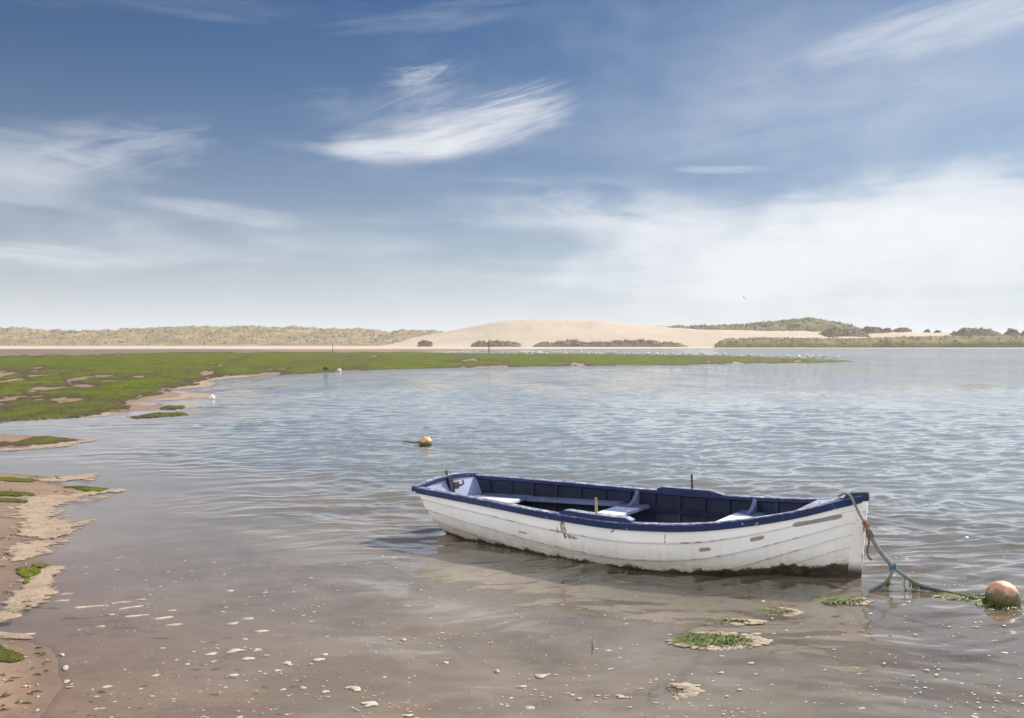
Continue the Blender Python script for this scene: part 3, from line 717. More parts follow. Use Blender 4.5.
# knees: each thwart is tied to the side by a curved bracket
for (s0, s1), z in ((TW[0], ZT), (TW[1], ZT + .035)):
    sm = (s0 + s1) / 2
    for side in (-1, 1):
        zt = float(fZ(sm)) - .01; b = MB(); rings = []
        for t in np.linspace(0, 1, 10):
            zz = z + .002 + (zt - z - .002) * t
            yo = in_y(sm, zz) - .002; reach = .022 + .17 * (1 - t) ** 2.2
            rings.append([(X0 - sm - .018, side * yo, zz), (X0 - sm + .018, side * yo, zz), (X0 - sm + .018, side * (yo - reach), zz), (X0 - sm - .018, side * (yo - reach), zz)])
        b.sweep(rings); b.build('knee', m_blueseat, boat, bevel=.003)
# stringers under the seats, floor boards, keelson
for side in (-1, 1):
    b = MB(); rings = []
    for s in np.linspace(.4, BL - .1, 40):
        z = .205 + .05 * max(0, (1 - s / 1.2)); y = in_y(s, z)
        rings.append([L3(s, np.array(side * yy), np.array(zz)) for yy, zz in ((y - .002, z - .02), (y - .002, z + .02), (y - .02, z + .02), (y - .02, z - .02))])
    b.sweep(rings); b.build('stringer', m_navy, boat)
for k in range(-2, 3):
    b = MB(); rings = []
    for s in np.linspace(.75, BL - .35, 12):
        y = k * .135 * min(1, float(fB(s)) / .62); h = .055 * min(1, float(fB(s)) / .62); z = -.075
        rings.append([(X0 - s, y - h, z - .02), (X0 - s, y - h, z), (X0 - s, y + h, z), (X0 - s, y + h, z - .02)])
    b.sweep(rings); b.build('floorboard', m_floor, boat)
# rowlock pads with their pins
for side, s0, s1, pin in ((-1, 1.40, 2.02, 1.70), (1, 1.26, 1.86, 1.56)):
    b = MB(); rings = []; ss = np.linspace(s0, s1, 14)
    for i, s in enumerate(ss):
        h = .034 * min(1, min(i, len(ss) - 1 - i) / 1.0 + .45) if side < 0 else .034 * np.clip(min((s - s0) / .16 + .15, (s1 - s) / .04 + .5), 0, 1)
        bo_ = float(fB(s)); z = float(fZ(s)) + .001
        rings.append([L3(s, np.array(side * y), np.array(zz)) for y, zz in ((bo_ - .088, z), (bo_ - .088, z + h), (bo_ - .004, z + h), (bo_ - .004, z))])
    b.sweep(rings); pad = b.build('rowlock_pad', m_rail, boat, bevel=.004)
    y = side * (float(fB(pin)) - .045); z = float(fZ(pin)) + .02
    b = MB(); b.tube([(X0 - pin, y, z), (X0 - pin - .004, y + .002, z + .07), (X0 - pin - .007, y + .004, z + .135)], [.011, .0105, .009], 10)
    tp = b.build('thole_pin', m_wood if side < 0 else m_iron, pad, smooth=True, auto=R(40))
# bow: stem, stem head, breasthook
b = MB(); rings = []
for z in np.linspace(-.14, .575, 26):
    x = float(L3(0.0, np.array(0.), np.array(z))[0])
    rings.append([(x - .06, -.03, z), (x + .022, -.017, z), (x + .030, -.008, z), (x + .030, .008, z), (x + .022, .017, z), (x - .06, .03, z)])
b.sweep(rings)
m_stem, nt, p = material('stem_paint'); oc = nt.coord(); n1 = nt.noise(nt.map(oc, (3, 3, 1)), 7, 5, .7)
so_ = nt.new('ShaderNodeSeparateXYZ', {0: oc}); zz = so_.outputs[2]
c = nt.mix(nt.step(n1, .54, .62), (.80, .79, .76), (.30, .17, .09)); c = nt.mix(nt.step(zz, .13, .03), c, (.03, .028, .015))
nt.put(p.inputs['Base Color'], c); p.inputs['Roughness'].default_value = .5
b.build('stem', m_stem, boat, smooth=True, auto=R(50))
b = MB(); xs = float(L3(0., np.array(0.), np.array(.6))[0])
b.hexa([(xs - .15, -.06, .54), (xs + .034, -.022, .545), (xs + .034, .022, .545), (xs - .15, .06, .54)], [(xs - .11, -.045, .592), (xs + .03, -.02, .606), (xs + .03, .02, .606), (xs - .11, .045, .592)])
b.build('stem_head', m_navy, boat, bevel=.006)
b = MB(); rings = []
for s in np.linspace(.06, .36, 8):
    y = max(float(fB(s)) - .06, .012); cut = max(0, (s - .2) / .16) * y * .75
    z = float(fZ(s)) - .008
    rings.append([(X0 - s, -y, z - .03), (X0 - s, -y, z), (X0 - s, y, z), (X0 - s, y, z - .03)])
b.sweep(rings); b.build('breasthook', m_rail, boat, bevel=.003)
b = MB(); rings = []
for s in np.linspace(.05, BL - .25, 40):
    z = float(fK(s)); x = float(L3(s, np.array(0.), np.array(z))[0])
    rings.append([(x, -.018, z - .05), (x, -.02, z + .02), (x, .02, z + .02), (x, .018, z - .05)])
b.sweep(rings); b.build('keel', m_hull, boat)

# ------------------------------------------------------------------ seaweed clumps, buoys, rope
m_fleck = simple('foam_fleck', (.50, .45, .38), (.38, .32, .25), .7, 8, .3)
m_ring = simple('foam_ring', (.40, .32, .23), (.27, .21, .145), .8, 14, .4, 60)
m_weed, nt, p = material('bright_seaweed'); tv = nt.attr('tint')
nt.put(p.inputs['Base Color'], nt.mix(nt.step(tv, 0, 1), (.04, .06, .01), (.17, .21, .035))); p.inputs['Roughness'].default_value = .65; p.inputs['Specular IOR Level'].default_value = .2
def strands(n, rx, ry, h, l=(.03, .09), wd=.005, rot=0., core=1.0, rng=RNG):
    V = []; Q = []; T = []
    cr, sr = math.cos(rot), math.sin(rot)
    for _ in range(n):
        r = rng.random() ** .6 * core; a = rng.uniform(0, 6.283); x, y = rx * r * math.cos(a), ry * r * math.sin(a)
        z = h * max(0, 1 - r * r) * rng.uniform(.2, 1) + .002
        x, y = x * cr - y * sr, x * sr + y * cr
        d = rng.uniform(0, 6.283); ll = rng.uniform(*l); bend = rng.uniform(-1.2, 1.2); t = rng.random(); k0 = len(V)
        for j in range(4):
            f = j / 3; dd = d + bend * f
            cx, cy = x + ll * f * math.cos(dd), y + ll * f * math.sin(dd); cz = z * (1 - .7 * f) + .006 * math.sin(f * 3.1) + .002
            w_ = wd * (1 - .6 * f)
            V += [(cx - w_ * math.sin(dd), cy + w_ * math.cos(dd), cz), (cx + w_ * math.sin(dd), cy - w_ * math.cos(dd), cz + w_ * .5)]; T += [t, t]
            if j: Q.append((k0 + 2 * j - 2, k0 + 2 * j - 1, k0 + 2 * j + 1, k0 + 2 * j))
    return np.array(V), np.array(Q), T
def foam_blob_mesh(b, x, y, rx, ry, rot, h, rng, z=.002):
    k = max(7, min(13, int(6 + rx * 200))); a = np.arange(k) / k * 6.283; rr = 1 + .28 * rng.normal(size=k)
    rr = np.clip(rr, .5, 1.6)
    ring = np.stack([rx * rr * np.cos(a), ry * rr * np.sin(a)], -1); c, s = math.cos(rot), math.sin(rot)
    ring = ring @ np.array([[c, s], [-s, c]]); V = []
    for f, zz in ((1, 0), (.72, h * .8), (.3, h)):
        V += [(x + f * q[0], y + f * q[1], z + zz) for q in ring]
    F = [(i * k + j, i * k + (j + 1) % k, (i + 1) * k + (j + 1) % k, (i + 1) * k + j) for i in range(2) for j in range(k)] + [tuple(2 * k + j for j in range(k))]
    b.add(V, F)
def seaweed(label, px, py, rx, ry, h, n, rot=0., foam=0, l=(.03, .1)):
    c = at(px, py); root = empty('seaweed_clump', c); tag(root, label, 'seaweed')
    V, Q, T = strands(n, rx, ry, h * .45, l, wd=.0035, rot=rot); mesh_np('fronds', V, Q, m_weed, root, attrs={'tint': T})
    if foam:
        b = MB()
        for i in range(foam):
            a = RNG.uniform(0, 6.283) if foam > 80 else RNG.uniform(-1.5, 1.5)
            k = RNG.normal(1.08, .13)
            if foam > 80 and 2.0 < a < 2.9: continue
            sz = RNG.uniform(.006, .022); foam_blob_mesh(b, rx * k * math.cos(a) + .02, ry * k * math.sin(a), sz * 1.6, sz, RNG.uniform(-.5, .5), RNG.uniform(.0015, .005), RNG)
        b.build('foam_ring', m_ring, root, smooth=True)
    return root
seaweed('green seaweed clump ringed with cream foam floating between the boat and the camera', 714, 641, .21, .13, .02, 420, 0, 330)
seaweed('bright green seaweed clump floating just under the bow of the boat', 843, 601, .13, .08, .018, 260, 0, 22)
seaweed('small green and cream seaweed patch floating between ringed clump and bow', 775, 612, .10, .07, .01, 60, 0, 60)
seaweed('green seaweed streak trailing on the water between mooring rope and orange buoy', 962, 597, .16, .045, .014, 240, 0, 0, (.04, .13))
seaweed('pale green weed scrap floating behind the foam-ringed clump', 724, 622, .16, .05, .006, 40, .1, 70)
seaweed('dark weed scrap floating far out, left of the distant orange buoy', 373, 439.6, .16, .05, .012, 40, .0, 0, (.05, .15))
seaweed('cream foam scrap with weed floating nearest the bottom edge of the picture', 668, 691, .09, .08, .01, 14, .2, 75)

def buoy(name, label, px, py, dia, cols, weed, sink=.25, tilt=0., dark=.4):
    c = at(px, py); r = dia / 2; root = empty(name, (c[0], c[1], 0)); tag(root, label, 'buoy')
    m, nt, p = material(name + '_plastic'); oc = nt.coord(); z_ = nt.new('ShaderNodeSeparateXYZ', {0: nt.new('ShaderNodeNewGeometry').outputs['Position']}).outputs[2]
    n1 = nt.noise(oc, 14, 5, .7); n2 = nt.noise(oc, 45, 4, .7)
    cc = nt.mix(nt.step(n1, .35, .68), cols[0], cols[1]); cc = nt.mix(nt.m('MULTIPLY', nt.step(n2, .56, .68), .6), cc, tuple(k * .45 for k in cols[0]))
    if dark: cc = nt.mix(nt.m('MULTIPLY', nt.step(nt.m('ADD', z_, nt.m('MULTIPLY', nt.m('SUBTRACT', n1, .5), r * 1.3)), r * 1.0, r * .5), .95), cc, nt.mix(nt.step(n2, .4, .6), (.035, .03, .012), (.085, .085, .02)))
    nt.put(p.inputs['Base Color'], cc); p.inputs['Roughness'].default_value = .5; nt.put(p.inputs['Normal'], nt.bump(n2, .3, .004))
    b = MB(); rings = []
    for i in range(1, 24):
        a = math.pi * i / 24; rr = r * math.sin(a) * (1 + .03 * (i in (12,))); zz = -r * math.cos(a) * .94 + r * (1 - 2 * sink)
        rings.append([(rr * math.cos(k / 32 * 6.2832) * 1.03, rr * math.sin(k / 32 * 6.2832), zz) for k in range(32)])
    b.sweep(rings); s_ = b.build('float', m, root, smooth=True); s_.rotation_euler = (0, tilt, .3)
    b = MB(); b.tube([(r * .16 * math.cos(t), 0, r * .94 + r * (1 - 2 * sink) + r * .05 + r * .12 * math.sin(t)) for t in np.linspace(-.6, 3.75, 12)], r * .07, 8)
    e = b.build('eye', m, root, smooth=True); e.rotation_euler = (0, tilt, .3)
    if weed:
        V, Q, T = strands(weed, r * 1.25, r * 1.1, .02, (r * .3, r * 1.0), wd=r * .05); mesh_np('weed_skirt', V, Q, m_weed, root, attrs={'tint': T})
    return root
buoy('mooring_buoy', 'faded orange mooring buoy bearded with green weed at the end of the boat rope', 996, 603, .215, ((.66, .33, .19), (.58, .40, .29)), 260, .22, 1.1)
buoy('mooring_buoy', 'distant orange and yellow buoy with a dark weedy underside behind the boat', 424, 446, .215, ((.74, .33, .14), (.80, .52, .22)), 60, .24, .5)
buoy('white_buoy', 'small white buoy floating off the tip of the green flat', 211.5, 399.5, .175, ((.82, .82, .8), (.75, .75, .72)), 0, .18, .2, 0)
buoy('small_buoy', 'tiny pinkish buoy stranded on the far edge of the green flat', 339, 371.4, .26, ((.75, .5, .4), (.8, .7, .6)), 0, .3, .2, 0)
# weed line trailing from the far buoy
P = [at(403, 441.5) + [0, 0, .004], at(408, 442.5) + [0, 0, .012], at(413, 443.0) + [0, 0, .006], at(418, 443.6) + [0, 0, .02], at(422, 444) + [0, 0, .03]]
b = MB(); b.tube(P, [.006, .014, .012, .016, .012], 6); tag(b.build('trailing_rope', simple('weedy_rope', (.10, .12, .03), (.04, .045, .02), .7, 30, .4), smooth=True), 'short weedy rope trailing on the water from the distant orange buoy', 'rope')
b = MB(); c = at(326, 370.2, .04); b.tube([c + np.array([x, 0, z]) for x, z in ((-.16, 0), (-.1, .08), (.0, .11), (.1, .07), (.17, 0))], [.03, .1, .13, .1, .03], 10)
tag(b.build('stone', simple('dark_stone', (.06, .055, .05), (.1, .09, .08), .8, 8, .4), smooth=True), 'dark weedy stone on the far edge of the green flat beside the pinkish buoy', 'stone')

def catmull(P, n=14):
    P = np.asarray(P, float); Q = np.vstack([2 * P[0] - P[1], P, 2 * P[-1] - P[-2]]); out = []
    for i in range(1, len(Q) - 2):
        for t in np.linspace(0, 1, n, endpoint=False):
            a, b_, c, d = Q[i - 1], Q[i], Q[i + 1], Q[i + 2]
            out.append(.5 * ((2 * b_) + (-a + c) * t + (2 * a - 5 * b_ + 4 * c - d) * t * t + (-a + 3 * b_ - 3 * c + d) * t ** 3))
    out.append(P[-1]); return np.array(out)
def twisted(b, path, r, pitch=.05, strands_=3, k=6):
    path = np.asarray(path); seg = np.r_[0, np.cumsum(np.linalg.norm(np.diff(path, axis=0), axis=1))]
    n = max(12, int(seg[-1] / pitch * 9)); s = np.linspace(0, seg[-1], n)
    P = np.stack([np.interp(s, seg, path[:, i]) for i in range(3)], -1); T = np.gradient(P, axis=0); T /= np.linalg.norm(T, axis=1)[:, None]
    N = np.cross(T, [.3, .2, .93]); N /= np.linalg.norm(N, axis=1)[:, None]; Bn = np.cross(T, N)
    for j in range(strands_):
        a = s / pitch * 2 * math.pi + j * 2 * math.pi / strands_
        b.tube(P + r * .52 * (np.cos(a)[:, None] * N + np.sin(a)[:, None] * Bn), r * .55, k)
def rope_mat(name, a, b, c, z0=.02, z1=.14):
    m, nt, p = material(name); oc = nt.coord(); zz = nt.new('ShaderNodeSeparateXYZ', {0: nt.new('ShaderNodeNewGeometry').outputs['Position']}).outputs[2]
    n1 = nt.noise(oc, 20, 5, .7)
    col = nt.mix(nt.step(n1, .38, .62), a, b)
    col = nt.mix(nt.step(nt.m('ADD', zz, nt.m('MULTIPLY', n1, .1)), z1, z0), col, c)
    nt.put(p.inputs['Base Color'], col); p.inputs['Roughness'].default_value = .85; nt.put(p.inputs['Normal'], nt.bump(nt.noise(oc, 160, 3), .5, .004)); return m
m_rope = rope_mat('teal_rope', (.15, .22, .21), (.25, .21, .14), (.05, .055, .02))
m_orange = simple('orange_twine', (.30, .155, .085), (.20, .12, .075), .9, 40, .5)
m_brown = simple('brown_twine', (.22, .14, .08), (.14, .10, .06), .9, 40, .5)
mr = empty('mooring_rope', at(893, 590)); tag(mr, 'twisted teal and brown mooring rope hanging from the bow into the water', 'rope')
mro = np.array(mr.location)
A = [atd(838, 496, 7.60), atd(845, 493.6, 7.44), atd(850.5, 496, 7.34), atd(855, 505, 7.29), atd(861, 517, 7.28), atd(866, 525, 7.27)]
Bp = [atd(866, 525, 7.31), atd(873, 540, 7.26), atd(882, 554, 7.20), atd(893, 567, 7.14)]
Cp = [atd(893, 567, 7.14), atd(906, 577, 7.08), atd(922, 586, 7.02), atd(940, 591.2, 6.975), at(950, 594) + [0, 0, .008], at(968, 598.5) + [0, 0, .008], at(985, 602)]
Dp = [atd(893, 567, 7.14), atd(890, 577, 7.10), atd(883, 585, 7.06), at(872, 591.5) + [0, 0, .01], at(866, 594) - [0, 0, .05]]
Ep = [atd(906, 577, 7.08), atd(904, 584, 7.06), atd(906, 590, 7.03), atd(911, 593, 6.99), atd(916, 589, 7.0), atd(917, 583, 7.04)]
Fp = [atd(866, 530, 7.29), atd(869, 541, 7.27), atd(867.5, 550, 7.26), atd(868.5, 557, 7.26), atd(872, 560, 7.26)]
def rp(name, path, r, mat, tw=True, pitch=.05):
    b = MB(); q = catmull(np.array(path)) - mro
    if tw: twisted(b, q, r, pitch)
    else: b.tube(q, r, 7)
    return b.build(name, mat, mr, smooth=True)
rp('rope', A, .008, m_rope, pitch=.035); rp('rope', Bp, .0155, m_rope, pitch=.085); rp('rope', Cp, .012, m_rope); rp('rope', Dp, .011, m_rope); rp('loop', Ep, .004, m_rope, False)
rp('loose_end', Fp, .0075, m_brown, True, .03)
for pa, pb, turns, r0 in ((atd(863.5, 521, 7.272), atd(867.5, 527, 7.268), 4, .0135), (atd(868.5, 531, 7.265), atd(871.5, 537, 7.262), 3, .019)):
    b = MB(); t = np.linspace(0, 1, 20 * turns); e = (pb - pa) / np.linalg.norm(pb - pa); u1 = np.cross(e, [0, 1, 0]); u1 /= np.linalg.norm(u1); u2 = np.cross(e, u1); a_ = t * turns * 2 * math.pi
    b.tube(pa + t[:, None] * (pb - pa) + r0 * (np.cos(a_)[:, None] * u1 + np.sin(a_)[:, None] * u2) - mro, .0055, 7); b.build('binding', m_orange, mr, smooth=True)
b = MB(); c0 = atd(893, 567, 7.14) - mro
for dz in (-.012, 0, .012):
    t = np.linspace(0, 2 * math.pi, 16); b.tube(np.stack([.02 * np.cos(t), .02 * np.sin(t), dz + .008 * np.cos(t)], -1) + c0, .006, 6, caps=False)
b.build('splice', simple('blue_twine', (.06, .20, .28), (.04, .12, .18), .8, 40, .4), mr, smooth=True)
# weed hanging off the rope near the water
V = []; Q = []; T = []
path = catmull(np.array(Cp)) - mro; path2 = catmull(np.array(Dp)) - mro
for pth, lo_, hi_, num in ((path, .22, .62, 190), (path2, .3, .85, 70)):
    for _ in range(num):
        f = RNG.uniform(lo_, hi_); q = pth[int(f * (len(pth) - 1))] + RNG.normal(0, .006, 3); l = min(RNG.uniform(.01, .07), max(.012, q[2])); t = RNG.random(); n = len(V); a = RNG.uniform(0, 6.28)
        s_ = np.array([math.cos(a), math.sin(a), 0]) * .004; sw = np.array([math.sin(a), math.cos(a), 0]) * .012
        V += [q - s_, q + s_, q + s_ * .5 + sw + [0, 0, -l], q - s_ * .5 + sw + [0, 0, -l]]; Q.append((n, n + 1, n + 2, n + 3)); T += [t] * 4
mesh_np('weed_fringe', V, Q, m_weed, mr, attrs={'tint': T})['kind'] = 'stuff'
# old dark rope lying on the bed
P = [at(706, 649, -.05), at(694, 664, -.07), at(680, 678, -.08), at(664, 692, -.085), at(652, 708, -.09), at(640, 740, -.1)]
b = MB(); twisted(b, catmull(np.array(P)), .022, .1); tag(b.build('sunken_rope', simple('sunken_rope', (.02, .045, .05), (.03, .03, .025), .8, 20, .4), smooth=True), 'dark rope lying under the water below the foam-ringed seaweed', 'rope')
b = MB(); b.tube([at(595, 641) + [0, 0, .02], at(594, 648) + [0, 0, .012], at(591.5, 656) + [0, 0, .002]], [.003, .0035, .002], 6); tag(b.build('twig', m_brown, smooth=True), 'thin dark twig floating in front of the boat amid the foam flecks', 'twig')

# ------------------------------------------------------------------ foam flecks on the near water (uncountable)
b = MB(); rf = np.random.default_rng(5)
big = [(235, 651, 12, 3), (212, 654, 10, 2.5), (247, 659, 10, 3), (257, 650, 6, 3), (288, 663, 5, 2), (318, 660, 8, 2.5), (277, 671, 6, 2), (355, 689, 9, 5), (371, 704, 11, 4), (326, 692, 6, 2),
       (303, 688, 5, 2), (324, 655, 5, 1.5), (404, 640, 4, 2), (445, 663, 4, 2), (497, 671, 5, 2), (541, 676, 9, 2.5), (530, 708, 6, 3), (521, 687, 6, 1.6), (90, 607, 18, 1.6), (120, 603, 12, 1.5), (172, 611, 8, 1.2), (230, 591, 5, 2),
       (130, 608, 16, 1.2), (232, 624, 9, 2), (248, 619, 8, 2), (62, 601, 10, 1.4), (66, 594, 8, 1.2), (140, 600, 8, 1), (18, 636, 18, 3.2), (175, 625, 12, 2), (100, 627, 8, 1), (137, 616, 14, 1.4), (165, 618, 14, 1.5), (65, 668, 4, 4), (66, 682, 5, 3), (62, 655, 3, 3)]
for x, y, rx, ry in big:
    c = at(x, y); s = c[1] / FOC
    foam_blob_mesh(b, c[0], c[1], rx * s * .7, ry * s * 1.8, .5 + rf.uniform(-.2, .2), .004, rf)
n = 0
while n < 1500:
    x = rf.uniform(-40, 1080); y = 556 + (735 - 556) * rf.random() ** 1.1
    if x < 60 + rf.uniform(0, 40): continue
    c = at(x, y); q = boat_M.inverted() @ Vector((c[0], c[1], 0))
    s_ = X0 - q.x
    if -.1 < s_ < BL and abs(q.y) < float(fB(min(max(s_, 0), BL))) + .02: continue
    if fbm(np.array([c[0] / .9]), np.array([c[1] / .9]), 91, 2)[0] + rf.uniform(-.3, .5) < 0: continue
    sz = rf.lognormal(-5.6, .5); 
    foam_blob_mesh(b, c[0], c[1], sz * rf.uniform(1, 2), sz * 1.2, rf.uniform(-.2, .8), sz * .2, rf); n += 1
tag(b.build('foam_flecks', m_fleck, smooth=True), 'scattered white foam flecks drifting on the shallow water', 'foam', kind='stuff')

# small weed scraps and shell bits washed up on the sand (uncountable)
m_scrap = simple('dry_weed', (.05, .045, .025), (.11, .10, .035), .8, 12); m_shell = simple('shell', (.55, .5, .44), (.35, .3, .26), .6, 20)
bb = MB(); bs = MB(); rs = np.random.default_rng(77)
pool = np.flatnonzero(((sd > .03) & (GY < 17) & (GX / GY > -.56)).ravel())
for i_ in rs.choice(pool, 420):
    q = GV[i_] + [rs.uniform(-.02, .02), rs.uniform(-.02, .02), .003]; a = rs.uniform(0, 6.28)
    if rs.random() < .6:
        l = rs.uniform(.015, .07); pts = [q + [l * t * math.cos(a + t), l * t * math.sin(a + t), .004 * math.sin(3 * t)] for t in (0, .35, .7, 1.)]
        bb.tube(pts, [.002, .004, .003, .0015], 5)
    else: foam_blob_mesh(bs, q[0], q[1], rs.uniform(.004, .013), rs.uniform(.003, .009), a, .005, rs, q[2])
bb.v += bs.v and []; n0 = len(bb.v); bb.v += bs.v; bb.f += [tuple(k + n0 for k in f) for f in bs.f]; bb.m += [1] * len(bs.f)
tag(bb.build('beach_litter', [m_scrap, m_shell]), 'dark weed scraps and shell bits strewn on the wet sand', 'weed scraps', kind='stuff')

# ------------------------------------------------------------------ gulls and posts
m_gw = simple('white_feathers', (.82, .82, .8), None, .8); m_gg = simple('grey_feathers', (.42, .43, .45), None, .8); m_gy = simple('yellow_bill', (.6, .35, .06), None, .6); m_gb = simple('black_feathers', (.03, .03, .03), None, .8)
def gull_mesh():
    b = MB(); rings = []
    for x, z, ry, rz in ((-.27, .235, .012, .006), (-.2, .235, .045, .025), (-.1, .225, .085, .07), (.02, .22, .10, .095), (.1, .235, .085, .085), (.15, .265, .06, .06), (.175, .30, .048, .05), (.20, .325, .05, .05), (.235, .33, .042, .04), (.255, .328, .02, .022)):
        rings.append([(x, ry * math.cos(a), z + rz * math.sin(a)) for a in np.arange(12) / 12 * 6.2832])
    b.sweep(rings, mi=0)
    b.tube([(.25, 0, .328), (.285, 0, .322), (.31, 0, .312)], [.012, .009, .003], 6, 2)
    for s in (-1, 1):
        rings = []
        for x, z, t, hh in ((.11, .25, .012, .03), (.0, .255, .014, .055), (-.12, .25, .012, .045), (-.24, .245, .008, .02), (-.31, .25, .004, .006)):
            yy = .1 * min(1, .55 + (.31 + x) * 1.6) if x < 0 else .098 - x * .15
            rings.append([(x, s * (yy - .012), z + hh), (x, s * (yy + t), z + hh * .3), (x, s * (yy + t), z - hh), (x, s * (yy - .014), z - hh * .6)])
        b.sweep(rings, mi=1)
        b.tube([(.02, s * .04, .14), (.0, s * .04, .07), (.012, s * .04, 0)], .007, 5, 2); b.add([(.0, s * .04 - .02, .002), (.0, s * .04 + .02, .002), (.06, s * .04 + .025, .004), (.065, s * .04 - .025, .004)], [(0, 1, 2, 3)], 2)
    return b
gm = gull_mesh().build('gull', [m_gw, m_gg, m_gy], smooth=True, auto=R(50))
gpos = []
rg = np.random.default_rng(23)
for i in range(34):
    x = 503 + i * 3.9 + rg.uniform(-2, 2); gpos.append((x, np.interp(x, [500, 640], [354.6, 355.8]) + rg.uniform(-.5, .9)))
gpos += [(648, 355.8), (657, 356.4), (664, 355.9), (672, 356.6), (683, 356.2), (691, 357), (702, 356.4), (706, 358.4), (716, 357.4), (724, 357), (730, 358.6), (742, 359.2), (750, 358.4), (760, 359.2),
         (776, 359.6), (788, 359.9), (799, 360.2), (808, 359.4), (814, 360.2), (823, 360.4), (836, 360.9), (462, 355.2), (478, 355.4)]
gl = []
for i, (x, y) in enumerate(gpos):
    g = gm if i == 0 else gm.copy()
    if i: COL.objects.link(g)
    c = at(x, y); zi = .05 + float(.0006 * min(c[1], 130)) + .03
    c = at(x, y, zi); g.location = c; g.rotation_euler = (0, 0, rg.uniform(0, 6.28)); k = rg.uniform(1.1, 1.45); g.scale = (k, k, k)
    tag(g, 'white gull standing in the flock along the far edge of the green spit', 'gull', 'gulls standing on the green spit')
def flying(label, px, py, d, heading, roll, dark):
    b = MB(); rings = []
    for x, r in ((-.28, .006), (-.2, .03), (-.05, .065), (.08, .06), (.17, .045), (.22, .04), (.26, .012)):
        rings.append([(x, r * math.cos(a), r * .8 * math.sin(a)) for a in np.arange(10) / 10 * 6.2832])
    b.sweep(rings, mi=0)
    for s in (-1, 1):
        rings = []
        for y, x0, x1, z in ((.03, -.09, .09, .02), (.2, -.07, .10, .13), (.36, -.10, .06, .17), (.55, -.17, -.06, .13), (.66, -.22, -.18, .10)):
            rings.append([(x0, s * y, z - .006), (x0, s * y, z + .004), (x1, s * y, z + .012), (x1, s * y, z - .008)])
        b.sweep(rings, mi=1)
    b.tube([(.25, 0, 0), (.31, 0, -.01)], [.012, .004], 6, 2)
    o = b.build('flying_gull', [m_gb if dark else m_gw, m_gb if dark else m_gg, m_gy], smooth=True, auto=R(40)); o.location = atd(px, py, d); o.rotation_euler = (roll, 0, heading); o.scale = (.7, .7, .7)
    tag(o, label, 'gull')
flying('pale gull flying low in the bright sky above the grassy bank', 744, 298, 150, 2.5, .6, False)
flying('tiny dark bird flying in the hazy sky above the sand dune', 478, 246, 170, 1.2, .3, True)
m_post = simple('weathered_post', (.07, .055, .045), (.14, .11, .085), .9, 5, .4)
def post(label, px, py, h, r):
    c = at(px, py, .12); b = MB(); b.tube([(0, 0, -.3), (.0, 0, h * .5), (.02, 0, h * .96), (.02, 0, h)], [r, r * .95, r * .85, r * .6], 10)
    o = b.build('marker_post', m_post, smooth=True, auto=R(50)); o.location = c; tag(o, label, 'post')
post('thin dark post standing on the mud in front of the two-lump hummock', 489, 352.6, 2.1, .09)
post('thin pale post standing on the mud before the grassy dune ridge', 332.5, 352.4, 1.5, .045)

# ------------------------------------------------------------------ water
WD = np.concatenate([rows(1.6, 60, .42, .014, 1.), rows(60, 470, 1.2, .8, 6)[1:], [520, 700, 1000, 1600, 2450]])
WU = np.concatenate([np.linspace(-1.6, -.6, 50)[:-1], np.linspace(-.6, .6, 1000), np.linspace(.6, 1.6, 50)[1:]])
d_, u_ = np.meshgrid(WD, WU, indexing='ij'); wx, wy = u_ * d_, d_
# shore distance resampled from the ground grid
ri = np.clip(np.interp(d_.ravel(), D, np.arange(len(D))), 0, len(D) - 1); ci = np.clip(np.interp(u_.ravel(), U, np.arange(len(U))), 0, len(U) - 1)
wsd = sd[np.round(ri).astype(int), np.round(ci).astype(int)].reshape(wx.shape)
spacing = np.maximum(np.gradient(WD)[:, None] * np.ones_like(wx), np.abs(np.gradient(WU))[None, :] * d_)
openw = sstep(.3, 5, -wsd) * (.30 + .70 * sstep(6.6, 10.5, wy + .35 * wx)) * (.75 + .5 * np.clip(fbm(wx / 6, wy / 9, 201, 3) + .5, 0, 1))
wz = np.zeros_like(wx); rw = np.random.default_rng(3)
warpx = .35 * fbm(wx / 1.7, wy / 1.7, 211, 2); warpy = .35 * fbm(wx / 1.7 + 9, wy / 1.7, 213, 2)
for i in range(64):
    lam = .13 * (1.2 / .13) ** rw.random(); k = 2 * math.pi / lam
    th_ = math.pi / 2 + .30 + rw.normal(0, .42)
    amp = .0043 * lam ** 1.0 * rw.uniform(.5, 1.2) * (1.25 if .25 < lam < .7 else .8)
    fade = sstep(.45, .22, spacing / lam)
    ph = k * ((wx + warpx) * math.cos(th_) + (wy + warpy) * math.sin(th_)) + rw.uniform(0, 6.28)
    wz += amp * fade * np.sin(ph + .72 * np.sin(ph))
wz *= openw
# slow swell lines reaching the shallows
wz += .0035 * sstep(.1, 1.5, -wsd) * np.sin(2 * math.pi * ((wx * .62 + wy * .45 + .25 * fbm(wx / 1.3, wy / 1.3, 221, 2)) / .62)) * sstep(40, 14, wy) * (.4 + .6 * sstep(-.3, .5, fbm(wx / 2.2, wy / 2.2, 223, 2)))
depth = np.maximum(-np.where(wsd < 0, -.34 * (1 - np.exp(np.minimum(wsd, 0) / 3.2)) - 1.2 * sstep(8, 60, -wsd), 0), 0)
wz = np.where(wsd > .6 + .01 * wy, -.02, wz)
m_wat = bpy.data.materials.new('shallow_water'); m_wat.use_nodes = True; nt = NT(m_wat.node_tree); nt.n.clear()
oc = nt.coord(); dp = nt.attr('depth'); op = nt.attr('chop')
r1 = nt.noise(nt.map(oc, (1.4, 3.0, 1), rot=(0, 0, .25)), 2.6, 4, .6, .4); r2 = nt.noise(nt.map(oc, (.5, 1.2, 1), rot=(0, 0, .2)), 1.5, 4, .6, .3)
